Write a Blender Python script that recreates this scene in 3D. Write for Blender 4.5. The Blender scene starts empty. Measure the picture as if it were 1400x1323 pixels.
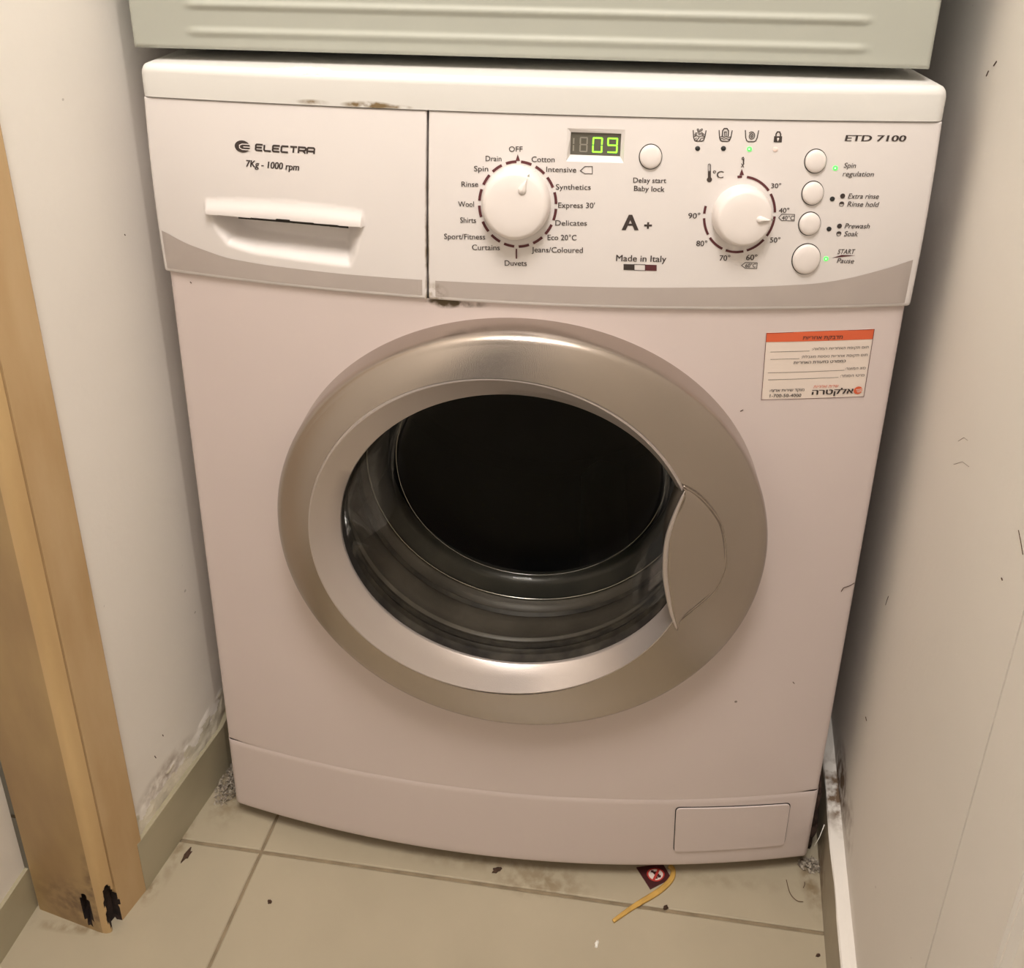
import bpy, bmesh, math, random
from math import sin, cos, pi, radians, sqrt, atan2
from mathutils import Vector, Matrix, noise
random.seed(7)
C = bpy.context.scene.collection
SC = bpy.context.scene

# ---------------------------------------------------------------- camera, world, lights, exposure
cam_data = bpy.data.cameras.new('camera')
cam = bpy.data.objects.new('camera', cam_data); C.objects.link(cam)
_R = Vector((0.996516, 0.082490, 0.012314)); _U = Vector((-0.039555, 0.337454, 0.940510)); _F = Vector((-0.073427, 0.937721, -0.339542))
cam.matrix_world = Matrix(((_R.x, _U.x, -_F.x, 0.03654), (_R.y, _U.y, -_F.y, -0.60922), (_R.z, _U.z, -_F.z, 0.92906), (0, 0, 0, 1)))
cam_data.sensor_fit = 'HORIZONTAL'; cam_data.sensor_width = 36.0
cam_data.lens = 1170.829 / 1400.0 * 36.0
cam_data.shift_y = -387.955 / 1400.0
cam_data.clip_start = 0.01
SC.camera = cam
SC.view_settings.view_transform = 'Standard'; SC.view_settings.look = 'None'
SC.view_settings.gamma = 1.0; SC.view_settings.use_curve_mapping = False
SC.view_settings.exposure = 0.0

world = bpy.data.worlds.new('world'); SC.world = world; world.use_nodes = True
bg = world.node_tree.nodes['Background']
bg.inputs[0].default_value = (1.0, 0.92, 0.84, 1); bg.inputs[1].default_value = 0.25

def area(name, loc, target, size, power, color, size_y=None):
    l = bpy.data.lights.new(name, 'AREA'); l.energy = power; l.color = color
    l.shape = 'RECTANGLE'; l.size = size; l.size_y = size_y or size
    o = bpy.data.objects.new(name, l); C.objects.link(o); o.location = loc
    o.rotation_euler = (Vector(target) - Vector(loc)).to_track_quat('-Z', 'Y').to_euler()
    return o
area('ceiling_lamp', (0.03, -0.64, 2.08), (0.0, 0.0, 0.3), 0.46, 24.0, (1.0, 0.935, 0.875))

# ---------------------------------------------------------------- measured positions on the fronts (x, z in metres) and on the floor (x, y)
PANEL_TEXT = [('OFF', -0.01306, 0.74982, -0.00309, 0.75006, 0.00383, 0.006, 0.0), ('Drain', -0.02999, 0.7423, -0.01837, 0.74264, 0.00387, 0.006, 0.0), ('Spin', -0.03846, 0.73454, -0.028, 0.73485, 0.0039, 0.006, 0.0), ('Rinse', -0.04756, 0.72259, -0.03517, 0.72315, 0.00395, 0.006, 0.0), ('Wool', -0.04988, 0.70752, -0.03805, 0.70809, 0.00401, 0.006, 0.0), ('Shirts', -0.04828, 0.69545, -0.03639, 0.69593, 0.00406, 0.006, 0.0), ('Sport/Fitness', -0.06044, 0.68218, -0.02935, 0.68349, 0.00414, 0.006, 0.0), ('Curtains', -0.03918, 0.67481, -0.01823, 0.67565, 0.00416, 0.006, 0.0), ('Duvets', -0.01426, 0.66369, 0.00225, 0.66437, 0.0042, 0.006, 0.0), ('Cotton', 0.0038, 0.74297, 0.02051, 0.74343, 0.00397, 0.006, 0.0), ('Intensive', 0.01471, 0.73611, 0.03649, 0.73648, 0.00386, 0.006, 0.0), ('Synthetics', 0.02219, 0.72346, 0.04764, 0.72407, 0.00391, 0.006, 0.0), ("Express 30'", 0.02436, 0.70997, 0.05114, 0.71063, 0.00396, 0.006, 0.0), ('Delicates', 0.02274, 0.69651, 0.04599, 0.69722, 0.00402, 0.006, 0.0), ('Eco 20°C', 0.01732, 0.68525, 0.03873, 0.68581, 0.00407, 0.006, 0.0), ('Jeans/Coloured', 0.00572, 0.67523, 0.04378, 0.67636, 0.00413, 0.006, 0.0), ('Delay start', 0.07825, 0.73026, 0.10203, 0.73053, 0.00371, 0.01, 0.0), ('Baby lock', 0.07911, 0.72425, 0.10112, 0.72415, 0.00374, 0.01, 0.0), ('Made in Italy', 0.06875, 0.6707, 0.10582, 0.67081, 0.0049, 0.01, 0.0), ('30°', 0.17821, 0.72815, 0.18524, 0.72823, 0.00353, 0.01, 0.0), ('40°', 0.1856, 0.70981, 0.19293, 0.70986, 0.00362, 0.01, 0.0), ('50°', 0.18127, 0.687, 0.18868, 0.68703, 0.00396, 0.01, 0.0), ('60°', 0.16489, 0.67311, 0.173, 0.67315, 0.00425, 0.01, 0.0), ('60°C', 0.16488, 0.66743, 0.17268, 0.66746, 0.00286, 0.01, 0.0), ('70°', 0.14521, 0.67248, 0.15296, 0.67256, 0.00424, 0.01, 0.0), ('80°', 0.1272, 0.68366, 0.13501, 0.68378, 0.00416, 0.01, 0.0), ('90°', 0.11977, 0.70463, 0.12838, 0.70479, 0.00405, 0.01, 0.0), ('°C', 0.13529, 0.73505, 0.14295, 0.73497, 0.00501, 0.01, 0.0), ('A', 0.07226, 0.69467, 0.08344, 0.69486, 0.01163, 0.03, 0.0), ('+', 0.08796, 0.69623, 0.09365, 0.69626, 0.00498, 0.04, 0.0), ('40°C', 0.18823, 0.70454, 0.19703, 0.70446, 0.00303, 0.006, 0.0), ('Spin', 0.22927, 0.7436, 0.23844, 0.74354, 0.00366, 0.006, 0.18), ('regulation', 0.22913, 0.73738, 0.25229, 0.73724, 0.00368, 0.006, 0.18), ('Extra rinse', 0.2351, 0.72081, 0.25816, 0.72055, 0.00378, 0.006, 0.18), ('Rinse hold', 0.23524, 0.71478, 0.25865, 0.71436, 0.00381, 0.006, 0.18), ('Prewash', 0.2354, 0.69796, 0.25455, 0.69771, 0.00389, 0.006, 0.18), ('Soak', 0.2357, 0.69188, 0.24667, 0.69167, 0.00392, 0.006, 0.18), ('START', 0.23269, 0.67787, 0.24588, 0.67772, 0.00373, 0.006, 0.18), ('Pause', 0.23315, 0.67067, 0.24658, 0.67021, 0.00378, 0.006, 0.18), ('ETD 7100', 0.22811, 0.76298, 0.27213, 0.76311, 0.0043, 0.035, 0.15), ('7Kg - 1000 rpm', -0.21529, 0.72838, -0.17205, 0.72806, 0.00518, 0.02, 0.15)]
STICKER_TEXT = [('תוירחא תקבדמ', 0.21642, 0.6053, 0.24775, 0.60514, 0.00307, 0.012, 0), (':האלמה תוירחאה תפוקת םות', 0.22484, 0.59579, 0.26992, 0.59591, 0.00222, 0.0, 0), (':תלבגומ תפסונ תוירחא תפוקת םות', 0.21726, 0.58905, 0.27016, 0.58903, 0.00223, 0.0, 0), ('תוירחאה תדועתב טרופמכ', 0.21173, 0.58398, 0.25323, 0.58431, 0.00247, 0.012, 0), (':רצומה גוס', 0.25393, 0.57735, 0.27032, 0.57729, 0.00228, 0.0, 0), (':רחוסה יטרפ', 0.25078, 0.57096, 0.27037, 0.57086, 0.00229, 0.0, 0), ('תוירחאו תוריש', 0.23023, 0.56189, 0.25082, 0.56201, 0.00253, 0, 0.3), ('הרטקלא', 0.23, 0.55586, 0.26316, 0.55584, 0.00485, 0.03, 0), (':יצרא תוריש דקומ', 0.19566, 0.55942, 0.22327, 0.5595, 0.00252, 0.01, 0), ('1-700-50-4000', 0.19621, 0.55451, 0.22139, 0.55432, 0.00288, 0.01, 0)]
STICKER = [(0.1874, 0.61145), (0.27211, 0.61246), (0.27267, 0.55226), (0.18984, 0.55235)]
STICKER_BAND = [(0.1874, 0.61145), (0.27211, 0.61246), (0.27226, 0.60372), (0.18808, 0.60353)]
STICKER_LINES = [[(0.19238, 0.59485), (0.22315, 0.59507)], [(0.19311, 0.58834), (0.21584, 0.58853)], [(0.19248, 0.57636), (0.25346, 0.57703)], [(0.19316, 0.57019), (0.24948, 0.57079)]]
STICKER_LOGO = [(0.26723, 0.55828), (0.27065, 0.5581)]
SEAM_X = -0.07368
DIAL = [(-0.00571, 0.71153), (0.02317, 0.71265), (-0.00654, 0.74284), (-0.00494, 0.67914)]
DIAL_KNOB = [(-0.03186, 0.70988), (0.01855, 0.71199), (-0.00736, 0.7416), (-0.00588, 0.68193)]
DIAL_TRI = [(-0.00657, 0.74825), (-0.00801, 0.74339), (-0.00473, 0.74351)]
DIAL_BAR = [(-0.00578, 0.67742), (-0.00561, 0.66963)]
TAG_INT = [(0.03946, 0.73778), (0.04259, 0.74089), (0.04812, 0.74106), (0.04834, 0.73588), (0.0428, 0.73571)]
DISP_OUT = [(0.02841, 0.76782), (0.06986, 0.76817), (0.07105, 0.74412), (0.02931, 0.74408)]
DISP_IN = [(0.03081, 0.7646), (0.0679, 0.76447), (0.06872, 0.74753), (0.03148, 0.74739)]
DIGITS = [[(0.03193, 0.76061), (0.03433, 0.76068), (0.03475, 0.75), (0.03234, 0.74992)], [(0.03814, 0.76127), (0.04413, 0.76133), (0.04462, 0.74982), (0.03861, 0.74976)], [(0.04749, 0.76131), (0.0549, 0.7614), (0.05543, 0.74978), (0.04799, 0.74969)], [(0.05825, 0.76138), (0.06589, 0.76147), (0.06645, 0.74997), (0.05878, 0.74988)]]
BTN_DELAY = [(0.08973, 0.7494), (0.09757, 0.7496), (0.08926, 0.75805), (0.09022, 0.74058)]
FLAG = [(0.0744, 0.66852), (0.08238, 0.6685), (0.09047, 0.66847), (0.099, 0.66843), (0.0993, 0.66372), (0.09075, 0.66376), (0.08264, 0.66391), (0.07464, 0.66393)]
ICONS = [[(0.11915, 0.7612), (0.12836, 0.76902)], [(0.13761, 0.76158), (0.14698, 0.76939)], [(0.15629, 0.76161), (0.1658, 0.76974)], [(0.17713, 0.76143), (0.1829, 0.76896)]]
LEDS_TOP = [(0.12313, 0.75595), (0.14161, 0.75633), (0.16023, 0.75624), (0.17885, 0.75632)]
LEDS_SIDE = [(0.22329, 0.74332), (0.22369, 0.72041), (0.22397, 0.69748), (0.22467, 0.6741)]
TAP = [(0.15504, 0.74301), (0.15737, 0.75039)]
THERMO = [(0.13313, 0.7337), (0.13233, 0.74508)]
TEMP = [(0.15701, 0.70827), (0.18277, 0.70854), (0.15471, 0.73627), (0.15954, 0.67941)]
TEMP_KNOB = [(0.13679, 0.70606), (0.18099, 0.70661), (0.15681, 0.73028), (0.16094, 0.68234)]
TEMP_ARCS = [(-8.5, -1.2), (6.7, 49.6), (55.6, 85.4), (91.6, 123.7), (130.9, 162.3), (168.0, -162.5), (-156.1, -128.1), (-122.2, -95.7), (-88.8, -77.0)]
TEMP_TRI = [(0.15587, 0.74205), (0.15452, 0.73735), (0.15786, 0.73741)]
TAG40 = [(0.18588, 0.70616), (0.1878, 0.70882), (0.19732, 0.70863), (0.19748, 0.7037), (0.1883, 0.70391)]
TAG60 = [(0.16196, 0.66884), (0.16452, 0.67122), (0.17344, 0.67103), (0.17355, 0.66651), (0.16494, 0.66672)]
BTNS = [[(0.20836, 0.74826), (0.2159, 0.74834), (0.20753, 0.75666), (0.20922, 0.73979)], [(0.20876, 0.72468), (0.21639, 0.72473), (0.20785, 0.7333), (0.20968, 0.7161)], [(0.20897, 0.70158), (0.21671, 0.70159), (0.20801, 0.71019), (0.20995, 0.693)], [(0.20971, 0.67394), (0.22007, 0.67387), (0.20832, 0.68575), (0.21113, 0.66218)]]
DOTS = [(0.23097, 0.72268), (0.23097, 0.71667), (0.23146, 0.69978), (0.23172, 0.69385)]
WEDGE = [(0.22897, 0.67472), (0.23618, 0.67703), (0.24668, 0.67651), (0.2364, 0.67544)]
LOGO = [(-0.22353, 0.74344), (-0.21117, 0.74383), (-0.21709, 0.74837), (-0.21758, 0.73907)]
ELECTRA = [(-0.20727, 0.74116), (-0.15948, 0.74089), (-0.20702, 0.74643)]
LIP = [(-0.25261, 0.69996), (-0.21931, 0.70277), (-0.18609, 0.70345), (-0.15179, 0.70274), (-0.12284, 0.70041), (-0.12219, 0.68799), (-0.1859, 0.68926), (-0.25312, 0.68878)]
POCKET = [(-0.25225, 0.68925), (-0.2451, 0.67308), (-0.23702, 0.66184), (-0.21501, 0.6571), (-0.17136, 0.65487), (-0.1337, 0.65334), (-0.12958, 0.6615), (-0.12256, 0.68834), (-0.18588, 0.68964)]
SLOT = [(-0.22494, 0.68921), (-0.13812, 0.68856), (-0.1382, 0.6861), (-0.2251, 0.68725)]
BAND_TOP = [(-0.29991, 0.67055), (-0.2891, 0.66622), (-0.27487, 0.66065), (-0.23812, 0.6515), (-0.20358, 0.6492), (-0.1445, 0.64803), (-0.07455, 0.64823), (-0.0052, 0.64913), (0.08501, 0.64991), (0.18381, 0.65203), (0.22037, 0.65394), (0.23901, 0.65677), (0.25133, 0.65954), (0.26357, 0.66296), (0.27582, 0.66635), (0.2867, 0.67031), (0.29527, 0.67281)]
FLAP = [(0.15659, 0.10169), (0.26772, 0.09927), (0.26817, 0.04328), (0.15892, 0.04257)]
PANEL_STAIN = [(-0.13089, 0.78092), (-0.11211, 0.77813)]
FLOOR_PTS = {'scrapA': [(-0.3337, -0.0494), (-0.3296, -0.0363)], 'crumb': [(-0.2327, -0.0771)], 'scrapB': [(-0.0198, -0.0306), (-0.0106, -0.0264)], 'speckC': [(0.1516, -0.0476)], 'whiteD': [(0.0845, -0.0839)], 'label': [(0.1251, -0.0134), (0.152, -0.0074), (0.1597, -0.0205), (0.1378, -0.0326)], 'stick': [(0.1001, -0.0643), (0.1204, -0.0498), (0.1456, -0.0339), (0.1588, -0.022), (0.1619, -0.0128), (0.1585, -0.0089)], 'hair': [(0.2745, -0.0115), (0.2753, -0.0241), (0.2803, -0.0302), (0.2866, -0.0303)], 'hair2': [(0.2923, -0.0119), (0.2896, -0.0175)], 'spL': [(-0.3323, 0.0411), (-0.332, 0.0206), (-0.3178, 0.03)], 'drop': [(-0.1458, -0.1016)], 'stain': [(0.0301, -0.0416), (0.1096, -0.0345), (0.0294, -0.0282)], 'speckR': [(0.2963, -0.075)]}

# ---------------------------------------------------------------- helpers
def link(name, me, mat=None, parent=None):
    o = bpy.data.objects.new(name, me); C.objects.link(o)
    for m in (mat if isinstance(mat, (list, tuple)) else [mat]):
        if m: me.materials.append(m)
    if parent:
        o.parent = parent
        if parent.type == 'EMPTY': o.matrix_parent_inverse = Matrix.Translation(-parent.location)   # parts are modelled in place
    return o
def mk(name, verts, faces, mat, parent=None, smooth=False, mi=None):
    me = bpy.data.meshes.new(name); me.from_pydata([tuple(v) for v in verts], [], faces); me.validate(); me.update()
    if smooth:
        me.polygons.foreach_set('use_smooth', [True] * len(me.polygons))
    o = link(name, me, mat, parent)
    if mi and len(mi) == len(me.polygons): me.polygons.foreach_set('material_index', mi)
    return o
def sharp(o, deg=35):
    o.data.set_sharp_from_angle(angle=radians(deg)); return o
def empty(name, loc, label, cat, group=None):
    o = bpy.data.objects.new(name, None); C.objects.link(o); o.location = loc; o.empty_display_size = 0.05
    return tag(o, label, cat, group)
def tag(o, label=None, cat=None, group=None, kind=None):
    if label: o['label'] = label
    if cat: o['category'] = cat
    if group: o['group'] = group
    if kind: o['kind'] = kind
    return o
def structure(o, label=None): o['kind'] = 'structure'; return tag(o, label)
class MB:
    def __init__(s): s.v = []; s.f = []; s.mi = []
    def add(s, v, f, mi=0):
        n = len(s.v); s.v += [Vector(q) for q in v]; s.f += [tuple(i + n for i in q) for q in f]; s.mi += [mi] * len(f)
    def box(s, x0, x1, y0, y1, z0, z1, mi=0):
        s.add([(x, y, z) for z in (z0, z1) for y in (y0, y1) for x in (x0, x1)],
              [(0, 2, 3, 1), (4, 5, 7, 6), (0, 1, 5, 4), (2, 6, 7, 3), (0, 4, 6, 2), (1, 3, 7, 5)], mi)
    def tube(s, pts, r, n=8, cap=True, mi=0):
        pts = [Vector(p) for p in pts]; rs = r if isinstance(r, (list, tuple)) else [r] * len(pts); v = []; f = []
        up = Vector((0.13, 0.31, 0.94))
        for i, p in enumerate(pts):
            t = (pts[min(i + 1, len(pts) - 1)] - pts[max(i - 1, 0)]).normalized()
            a = t.cross(up).normalized(); b = a.cross(t)
            v += [p + (a * cos(2 * pi * k / n) + b * sin(2 * pi * k / n)) * rs[i] for k in range(n)]
        for i in range(len(pts) - 1):
            f += [(i * n + k, i * n + (k + 1) % n, (i + 1) * n + (k + 1) % n, (i + 1) * n + k) for k in range(n)]
        if cap: f += [tuple(range(n))[::-1], tuple((len(pts) - 1) * n + k for k in range(n))]
        s.add(v, f, mi)
    def build(s, name, mat, parent=None, smooth=False):
        return mk(name, s.v, s.f, mat, parent, smooth, s.mi)
def bevel(o, w, seg=2):
    m = o.modifiers.new('bevel', 'BEVEL'); m.width = w; m.segments = seg; m.limit_method = 'ANGLE'; return o

# ---------------------------------------------------------------- materials
def mat(name, col, rough=0.5, metal=0.0, spec=0.5, mott=0.0, mscale=8.0, bump=0.0, bscale=200.0, col2=None, emit=None, estr=1.0, coat=0.0, specks=0.0, aniso=None):
    m = bpy.data.materials.new(name); m.use_nodes = True; nt = m.node_tree; b = nt.nodes['Principled BSDF']
    b.inputs['Base Color'].default_value = (*col, 1); b.inputs['Roughness'].default_value = rough
    b.inputs['Metallic'].default_value = metal; b.inputs['Specular IOR Level'].default_value = spec
    b.inputs['Coat Weight'].default_value = coat
    tc = nt.nodes.new('ShaderNodeTexCoord'); out = None
    if mott or col2:
        n = nt.nodes.new('ShaderNodeTexNoise'); n.inputs['Scale'].default_value = mscale; n.inputs['Detail'].default_value = 5
        nt.links.new(tc.outputs['Object'], n.inputs['Vector'])
        if aniso:
            mp = nt.nodes.new('ShaderNodeMapping'); mp.inputs['Scale'].default_value = aniso
            nt.links.new(tc.outputs['Object'], mp.inputs['Vector']); nt.links.new(mp.outputs[0], n.inputs['Vector'])
        r = nt.nodes.new('ShaderNodeValToRGB'); nt.links.new(n.outputs['Fac'], r.inputs[0])
        c2 = col2 or tuple(c * (1 - mott) for c in col)
        r.color_ramp.elements[0].position = 0.35; r.color_ramp.elements[1].position = 0.65
        r.color_ramp.elements[0].color = (*c2, 1); r.color_ramp.elements[1].color = (*col, 1)
        out = r.outputs[0]
    if specks:
        v = nt.nodes.new('ShaderNodeTexVoronoi'); v.inputs['Scale'].default_value = 38
        nt.links.new(tc.outputs['Object'], v.inputs['Vector'])
        n2 = nt.nodes.new('ShaderNodeTexNoise'); n2.inputs['Scale'].default_value = 11
        nt.links.new(tc.outputs['Object'], n2.inputs['Vector'])
        mth = nt.nodes.new('ShaderNodeMath'); mth.operation = 'LESS_THAN'; mth.inputs[1].default_value = 0.055
        nt.links.new(v.outputs['Distance'], mth.inputs[0])
        m2 = nt.nodes.new('ShaderNodeMath'); m2.operation = 'GREATER_THAN'; m2.inputs[1].default_value = 0.62
        nt.links.new(n2.outputs['Fac'], m2.inputs[0])
        m3 = nt.nodes.new('ShaderNodeMath'); m3.operation = 'MULTIPLY'; nt.links.new(mth.outputs[0], m3.inputs[0]); nt.links.new(m2.outputs[0], m3.inputs[1])
        m4 = nt.nodes.new('ShaderNodeMath'); m4.operation = 'MULTIPLY'; m4.inputs[1].default_value = specks; nt.links.new(m3.outputs[0], m4.inputs[0])
        mx = nt.nodes.new('ShaderNodeMix'); mx.data_type = 'RGBA'
        nt.links.new(m4.outputs[0], mx.inputs[0])
        if out: nt.links.new(out, mx.inputs[6])
        else: mx.inputs[6].default_value = (*col, 1)
        mx.inputs[7].default_value = (0.10, 0.07, 0.05, 1); out = mx.outputs[2]
    if out: nt.links.new(out, b.inputs['Base Color'])
    if bump:
        nb = nt.nodes.new('ShaderNodeTexNoise'); nb.inputs['Scale'].default_value = bscale; nb.inputs['Detail'].default_value = 4
        nt.links.new(tc.outputs['Object'], nb.inputs['Vector'])
        bp = nt.nodes.new('ShaderNodeBump'); bp.inputs['Strength'].default_value = bump; bp.inputs['Distance'].default_value = 0.001
        nt.links.new(nb.outputs['Fac'], bp.inputs['Height']); nt.links.new(bp.outputs[0], b.inputs['Normal'])
    if emit:
        b.inputs['Emission Color'].default_value = (*emit, 1); b.inputs['Emission Strength'].default_value = estr
    return m
def stain(m, spots, col):
    """adds stains of fixed place and shape to a material: spots = (x, y, z, rx, ry, rz, strength)"""
    nt = m.node_tree; b = nt.nodes['Principled BSDF']; tc = nt.nodes.new('ShaderNodeTexCoord')
    n = nt.nodes.new('ShaderNodeTexNoise'); n.inputs['Scale'].default_value = 90; n.inputs['Detail'].default_value = 6
    nt.links.new(tc.outputs['Object'], n.inputs['Vector'])
    src = b.inputs['Base Color'].links[0].from_socket if b.inputs['Base Color'].links else None
    for x, y, z, rx, ry, rz, s in spots:
        mp = nt.nodes.new('ShaderNodeMapping'); mp.vector_type = 'TEXTURE'
        mp.inputs['Location'].default_value = (x, y, z); mp.inputs['Scale'].default_value = (rx, ry, rz)
        nt.links.new(tc.outputs['Object'], mp.inputs[0])
        ln = nt.nodes.new('ShaderNodeVectorMath'); ln.operation = 'LENGTH'; nt.links.new(mp.outputs[0], ln.inputs[0])
        a = nt.nodes.new('ShaderNodeMath'); a.operation = 'MULTIPLY_ADD'; a.inputs[1].default_value = 2.2; a.inputs[2].default_value = -0.95
        nt.links.new(n.outputs['Fac'], a.inputs[0])
        c = nt.nodes.new('ShaderNodeMath'); c.operation = 'SUBTRACT'; nt.links.new(a.outputs[0], c.inputs[0])
        sm = nt.nodes.new('ShaderNodeMapRange'); sm.inputs[1].default_value = 0.2; sm.inputs[2].default_value = 1.0; sm.inputs[3].default_value = 1.0; sm.inputs[4].default_value = 0.0
        nt.links.new(ln.outputs['Value'], sm.inputs[0])
        nm = nt.nodes.new('ShaderNodeMapRange'); nm.inputs[1].default_value = 0.38; nm.inputs[2].default_value = 0.6
        nt.links.new(n.outputs['Fac'], nm.inputs[0])
        k = nt.nodes.new('ShaderNodeMath'); k.operation = 'MULTIPLY'; nt.links.new(sm.outputs[0], k.inputs[0]); nt.links.new(nm.outputs[0], k.inputs[1])
        k2 = nt.nodes.new('ShaderNodeMath'); k2.operation = 'MULTIPLY'; k2.inputs[1].default_value = s; k2.use_clamp = True; nt.links.new(k.outputs[0], k2.inputs[0])
        mx = nt.nodes.new('ShaderNodeMix'); mx.data_type = 'RGBA'; nt.links.new(k2.outputs[0], mx.inputs[0])
        if src: nt.links.new(src, mx.inputs[6])
        else: mx.inputs[6].default_value = b.inputs['Base Color'].default_value
        mx.inputs[7].default_value = (*col, 1); src = mx.outputs[2]
    nt.links.new(src, b.inputs['Base Color'])

ENAMEL = (0.70, 0.603, 0.578)
M = {}
M['enamel'] = mat('white_enamel', ENAMEL, 0.42, mott=0.03, mscale=5, specks=0.8)
M['plastic'] = mat('white_plastic', (0.745, 0.70, 0.68), 0.38, mott=0.02, mscale=9)
M['plastic_bright'] = mat('white_knob_plastic', (0.79, 0.73, 0.70), 0.35)
M['lid'] = mat('white_lid', (0.76, 0.745, 0.715), 0.35, mott=0.02, mscale=9)
M['band'] = mat('silver_paint', (0.50, 0.44, 0.41), 0.45, metal=0.15, mott=0.04, mscale=30)
M['ring'] = mat('silver_plastic', (0.45, 0.395, 0.35), 0.22, metal=0.93, mott=0.05, mscale=12, bump=0.15, bscale=1500)
M['ring_inner'] = mat('light_silver_plastic', (0.54, 0.48, 0.45), 0.30, metal=0.6, bump=0.1, bscale=1500)
M['ink'] = mat('dark_ink', (0.045, 0.032, 0.028), 0.6)
M['maroon'] = mat('maroon_ink', (0.10, 0.022, 0.026), 0.6)
M['gap'] = mat('dark_gap', (0.03, 0.025, 0.02), 0.8)
M['led_on'] = mat('green_light', (0.05, 0.5, 0.05), 0.3, emit=(0.10, 1.0, 0.12), estr=1.6)
M['led_core'] = mat('green_light_core', (0.3, 0.9, 0.3), 0.3, emit=(0.45, 1.0, 0.4), estr=2.0)
M['digit'] = mat('green_digit', (0.2, 0.8, 0.05), 0.3, emit=(0.30, 1.0, 0.04), estr=1.9)
M['ghost'] = mat('unlit_digit', (0.33, 0.31, 0.26), 0.4)
M['display'] = mat('display_window', (0.13, 0.12, 0.095), 0.35)
M['pink_led'] = mat('unlit_lens', (0.9, 0.72, 0.66), 0.2)
M['rubber'] = mat('grey_rubber', (0.115, 0.10, 0.082), 0.42, mott=0.35, mscale=25)
M['rubber_inner'] = mat('inner_lip_rubber', (0.055, 0.052, 0.043), 0.3, col2=(0.022, 0.024, 0.02), mott=0.4, mscale=18)  # darker rubber tone for the inner gasket lip
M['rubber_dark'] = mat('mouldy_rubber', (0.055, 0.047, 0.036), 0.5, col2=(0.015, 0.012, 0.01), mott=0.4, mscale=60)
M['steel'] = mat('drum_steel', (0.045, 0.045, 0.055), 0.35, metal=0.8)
M['chrome'] = mat('steel_lip', (0.55, 0.55, 0.52), 0.2, metal=1.0)
M['black'] = mat('black_plastic', (0.02, 0.02, 0.02), 0.5)
M['paper'] = mat('sticker_paper', (0.82, 0.71, 0.63), 0.6)
M['orange'] = mat('orange_print', (0.72, 0.13, 0.05), 0.6)
M['cream_metal'] = mat('cream_enamel', (0.44, 0.45, 0.395), 0.42, mott=0.04, mscale=6, specks=0.5)
M['wall'] = mat('cream_wall_paint', (0.83, 0.79, 0.735), 0.75, mott=0.05, mscale=3, bump=0.25, bscale=120, specks=0.35)
M['ceiling'] = mat('ceiling_paint', (0.75, 0.72, 0.64), 0.9)
M['tile'] = mat('beige_tile', (0.445, 0.385, 0.28), 0.34, mott=0.08, mscale=9, bump=0.04, bscale=60)
M['grout'] = mat('brown_grout', (0.30, 0.235, 0.15), 0.9, mott=0.3, mscale=60)
M['skirting'] = mat('skirting_tile', (0.42, 0.375, 0.26), 0.4, mott=0.12, mscale=14)
M['skirting_right'] = mat('skirting_tile_right', (0.40, 0.35, 0.26), 0.4, mott=0.12, mscale=14)
M['plaster'] = mat('loose_plaster', (0.70, 0.65, 0.53), 0.9, mott=0.25, mscale=50, bump=0.6, bscale=300)
M['wood'] = mat('stained_pine', (0.55, 0.39, 0.215), 0.5, col2=(0.47, 0.31, 0.15), mott=0.3, mscale=5, aniso=(6, 6, 1.2), bump=0.1, bscale=150)
M['wood_dark'] = mat('darker_pine', (0.44, 0.30, 0.14), 0.5, col2=(0.35, 0.225, 0.11), mott=0.3, mscale=7, aniso=(3, 3, 1), bump=0.1, bscale=150)  # darker pine tone for the casing's front face
M['wood_lit_edge'] = mat('pine_lit_edge', (0.62, 0.43, 0.21), 0.45, col2=(0.54, 0.36, 0.17), mott=0.3, mscale=5, aniso=(6, 6, 1.0))  # highlight along the rounded corner, put into a lighter pine colour
M['rot'] = mat('rotten_wood', (0.035, 0.018, 0.014), 0.9, mott=0.6, mscale=120, bump=0.8, bscale=400)
M['dust'] = mat('grey_dust', (0.50, 0.44, 0.36), 0.95, col2=(0.22, 0.18, 0.14), mott=0.5, mscale=300)
M['label_dark'] = mat('dark_red_label', (0.06, 0.012, 0.014), 0.4)
M['white_print'] = mat('white_print', (0.8, 0.68, 0.62), 0.5)
M['red_print'] = mat('red_print', (0.5, 0.04, 0.03), 0.5)
M['yellow'] = mat('yellow_plastic', (0.66, 0.40, 0.10), 0.4, mott=0.2, mscale=80)
M['lint'] = mat('matted_lint', (0.10, 0.06, 0.045), 0.95, col2=(0.035, 0.02, 0.015), mott=0.5, mscale=120, bump=0.8, bscale=400)
M['scrap'] = mat('brown_scrap', (0.07, 0.035, 0.02), 0.8)
M['hair'] = mat('brown_hair', (0.16, 0.10, 0.06), 0.6)
M['crumb'] = mat('white_crumb', (0.92, 0.90, 0.85), 0.7)
stain(M['tile'], [(0.030, -0.036, 0, 0.060, 0.018, 0.05, 0.6), (-0.02, -0.022, 0, 0.12, 0.012, 0.05, 0.35), (0.20, -0.018, 0, 0.12, 0.010, 0.05, 0.22), (0.298, -0.01, 0, 0.012, 0.04, 0.05, 0.8), (-0.31, 0.03, 0, 0.03, 0.05, 0.05, 0.7), (-0.343, -0.03, 0, 0.008, 0.05, 0.05, 0.6), (-0.41, -0.115, 0, 0.05, 0.006, 0.05, 0.7), (-0.353, -0.078, 0, 0.010, 0.016, 0.05, 0.8)], (0.20, 0.14, 0.07))
stain(M['enamel'], [(-0.062, -0.03, 0.629, 0.016, 0.03, 0.006, 2.4), (-0.050, -0.03, 0.6292, 0.028, 0.03, 0.0042, 2.0)], (0.10, 0.07, 0.035))
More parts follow.
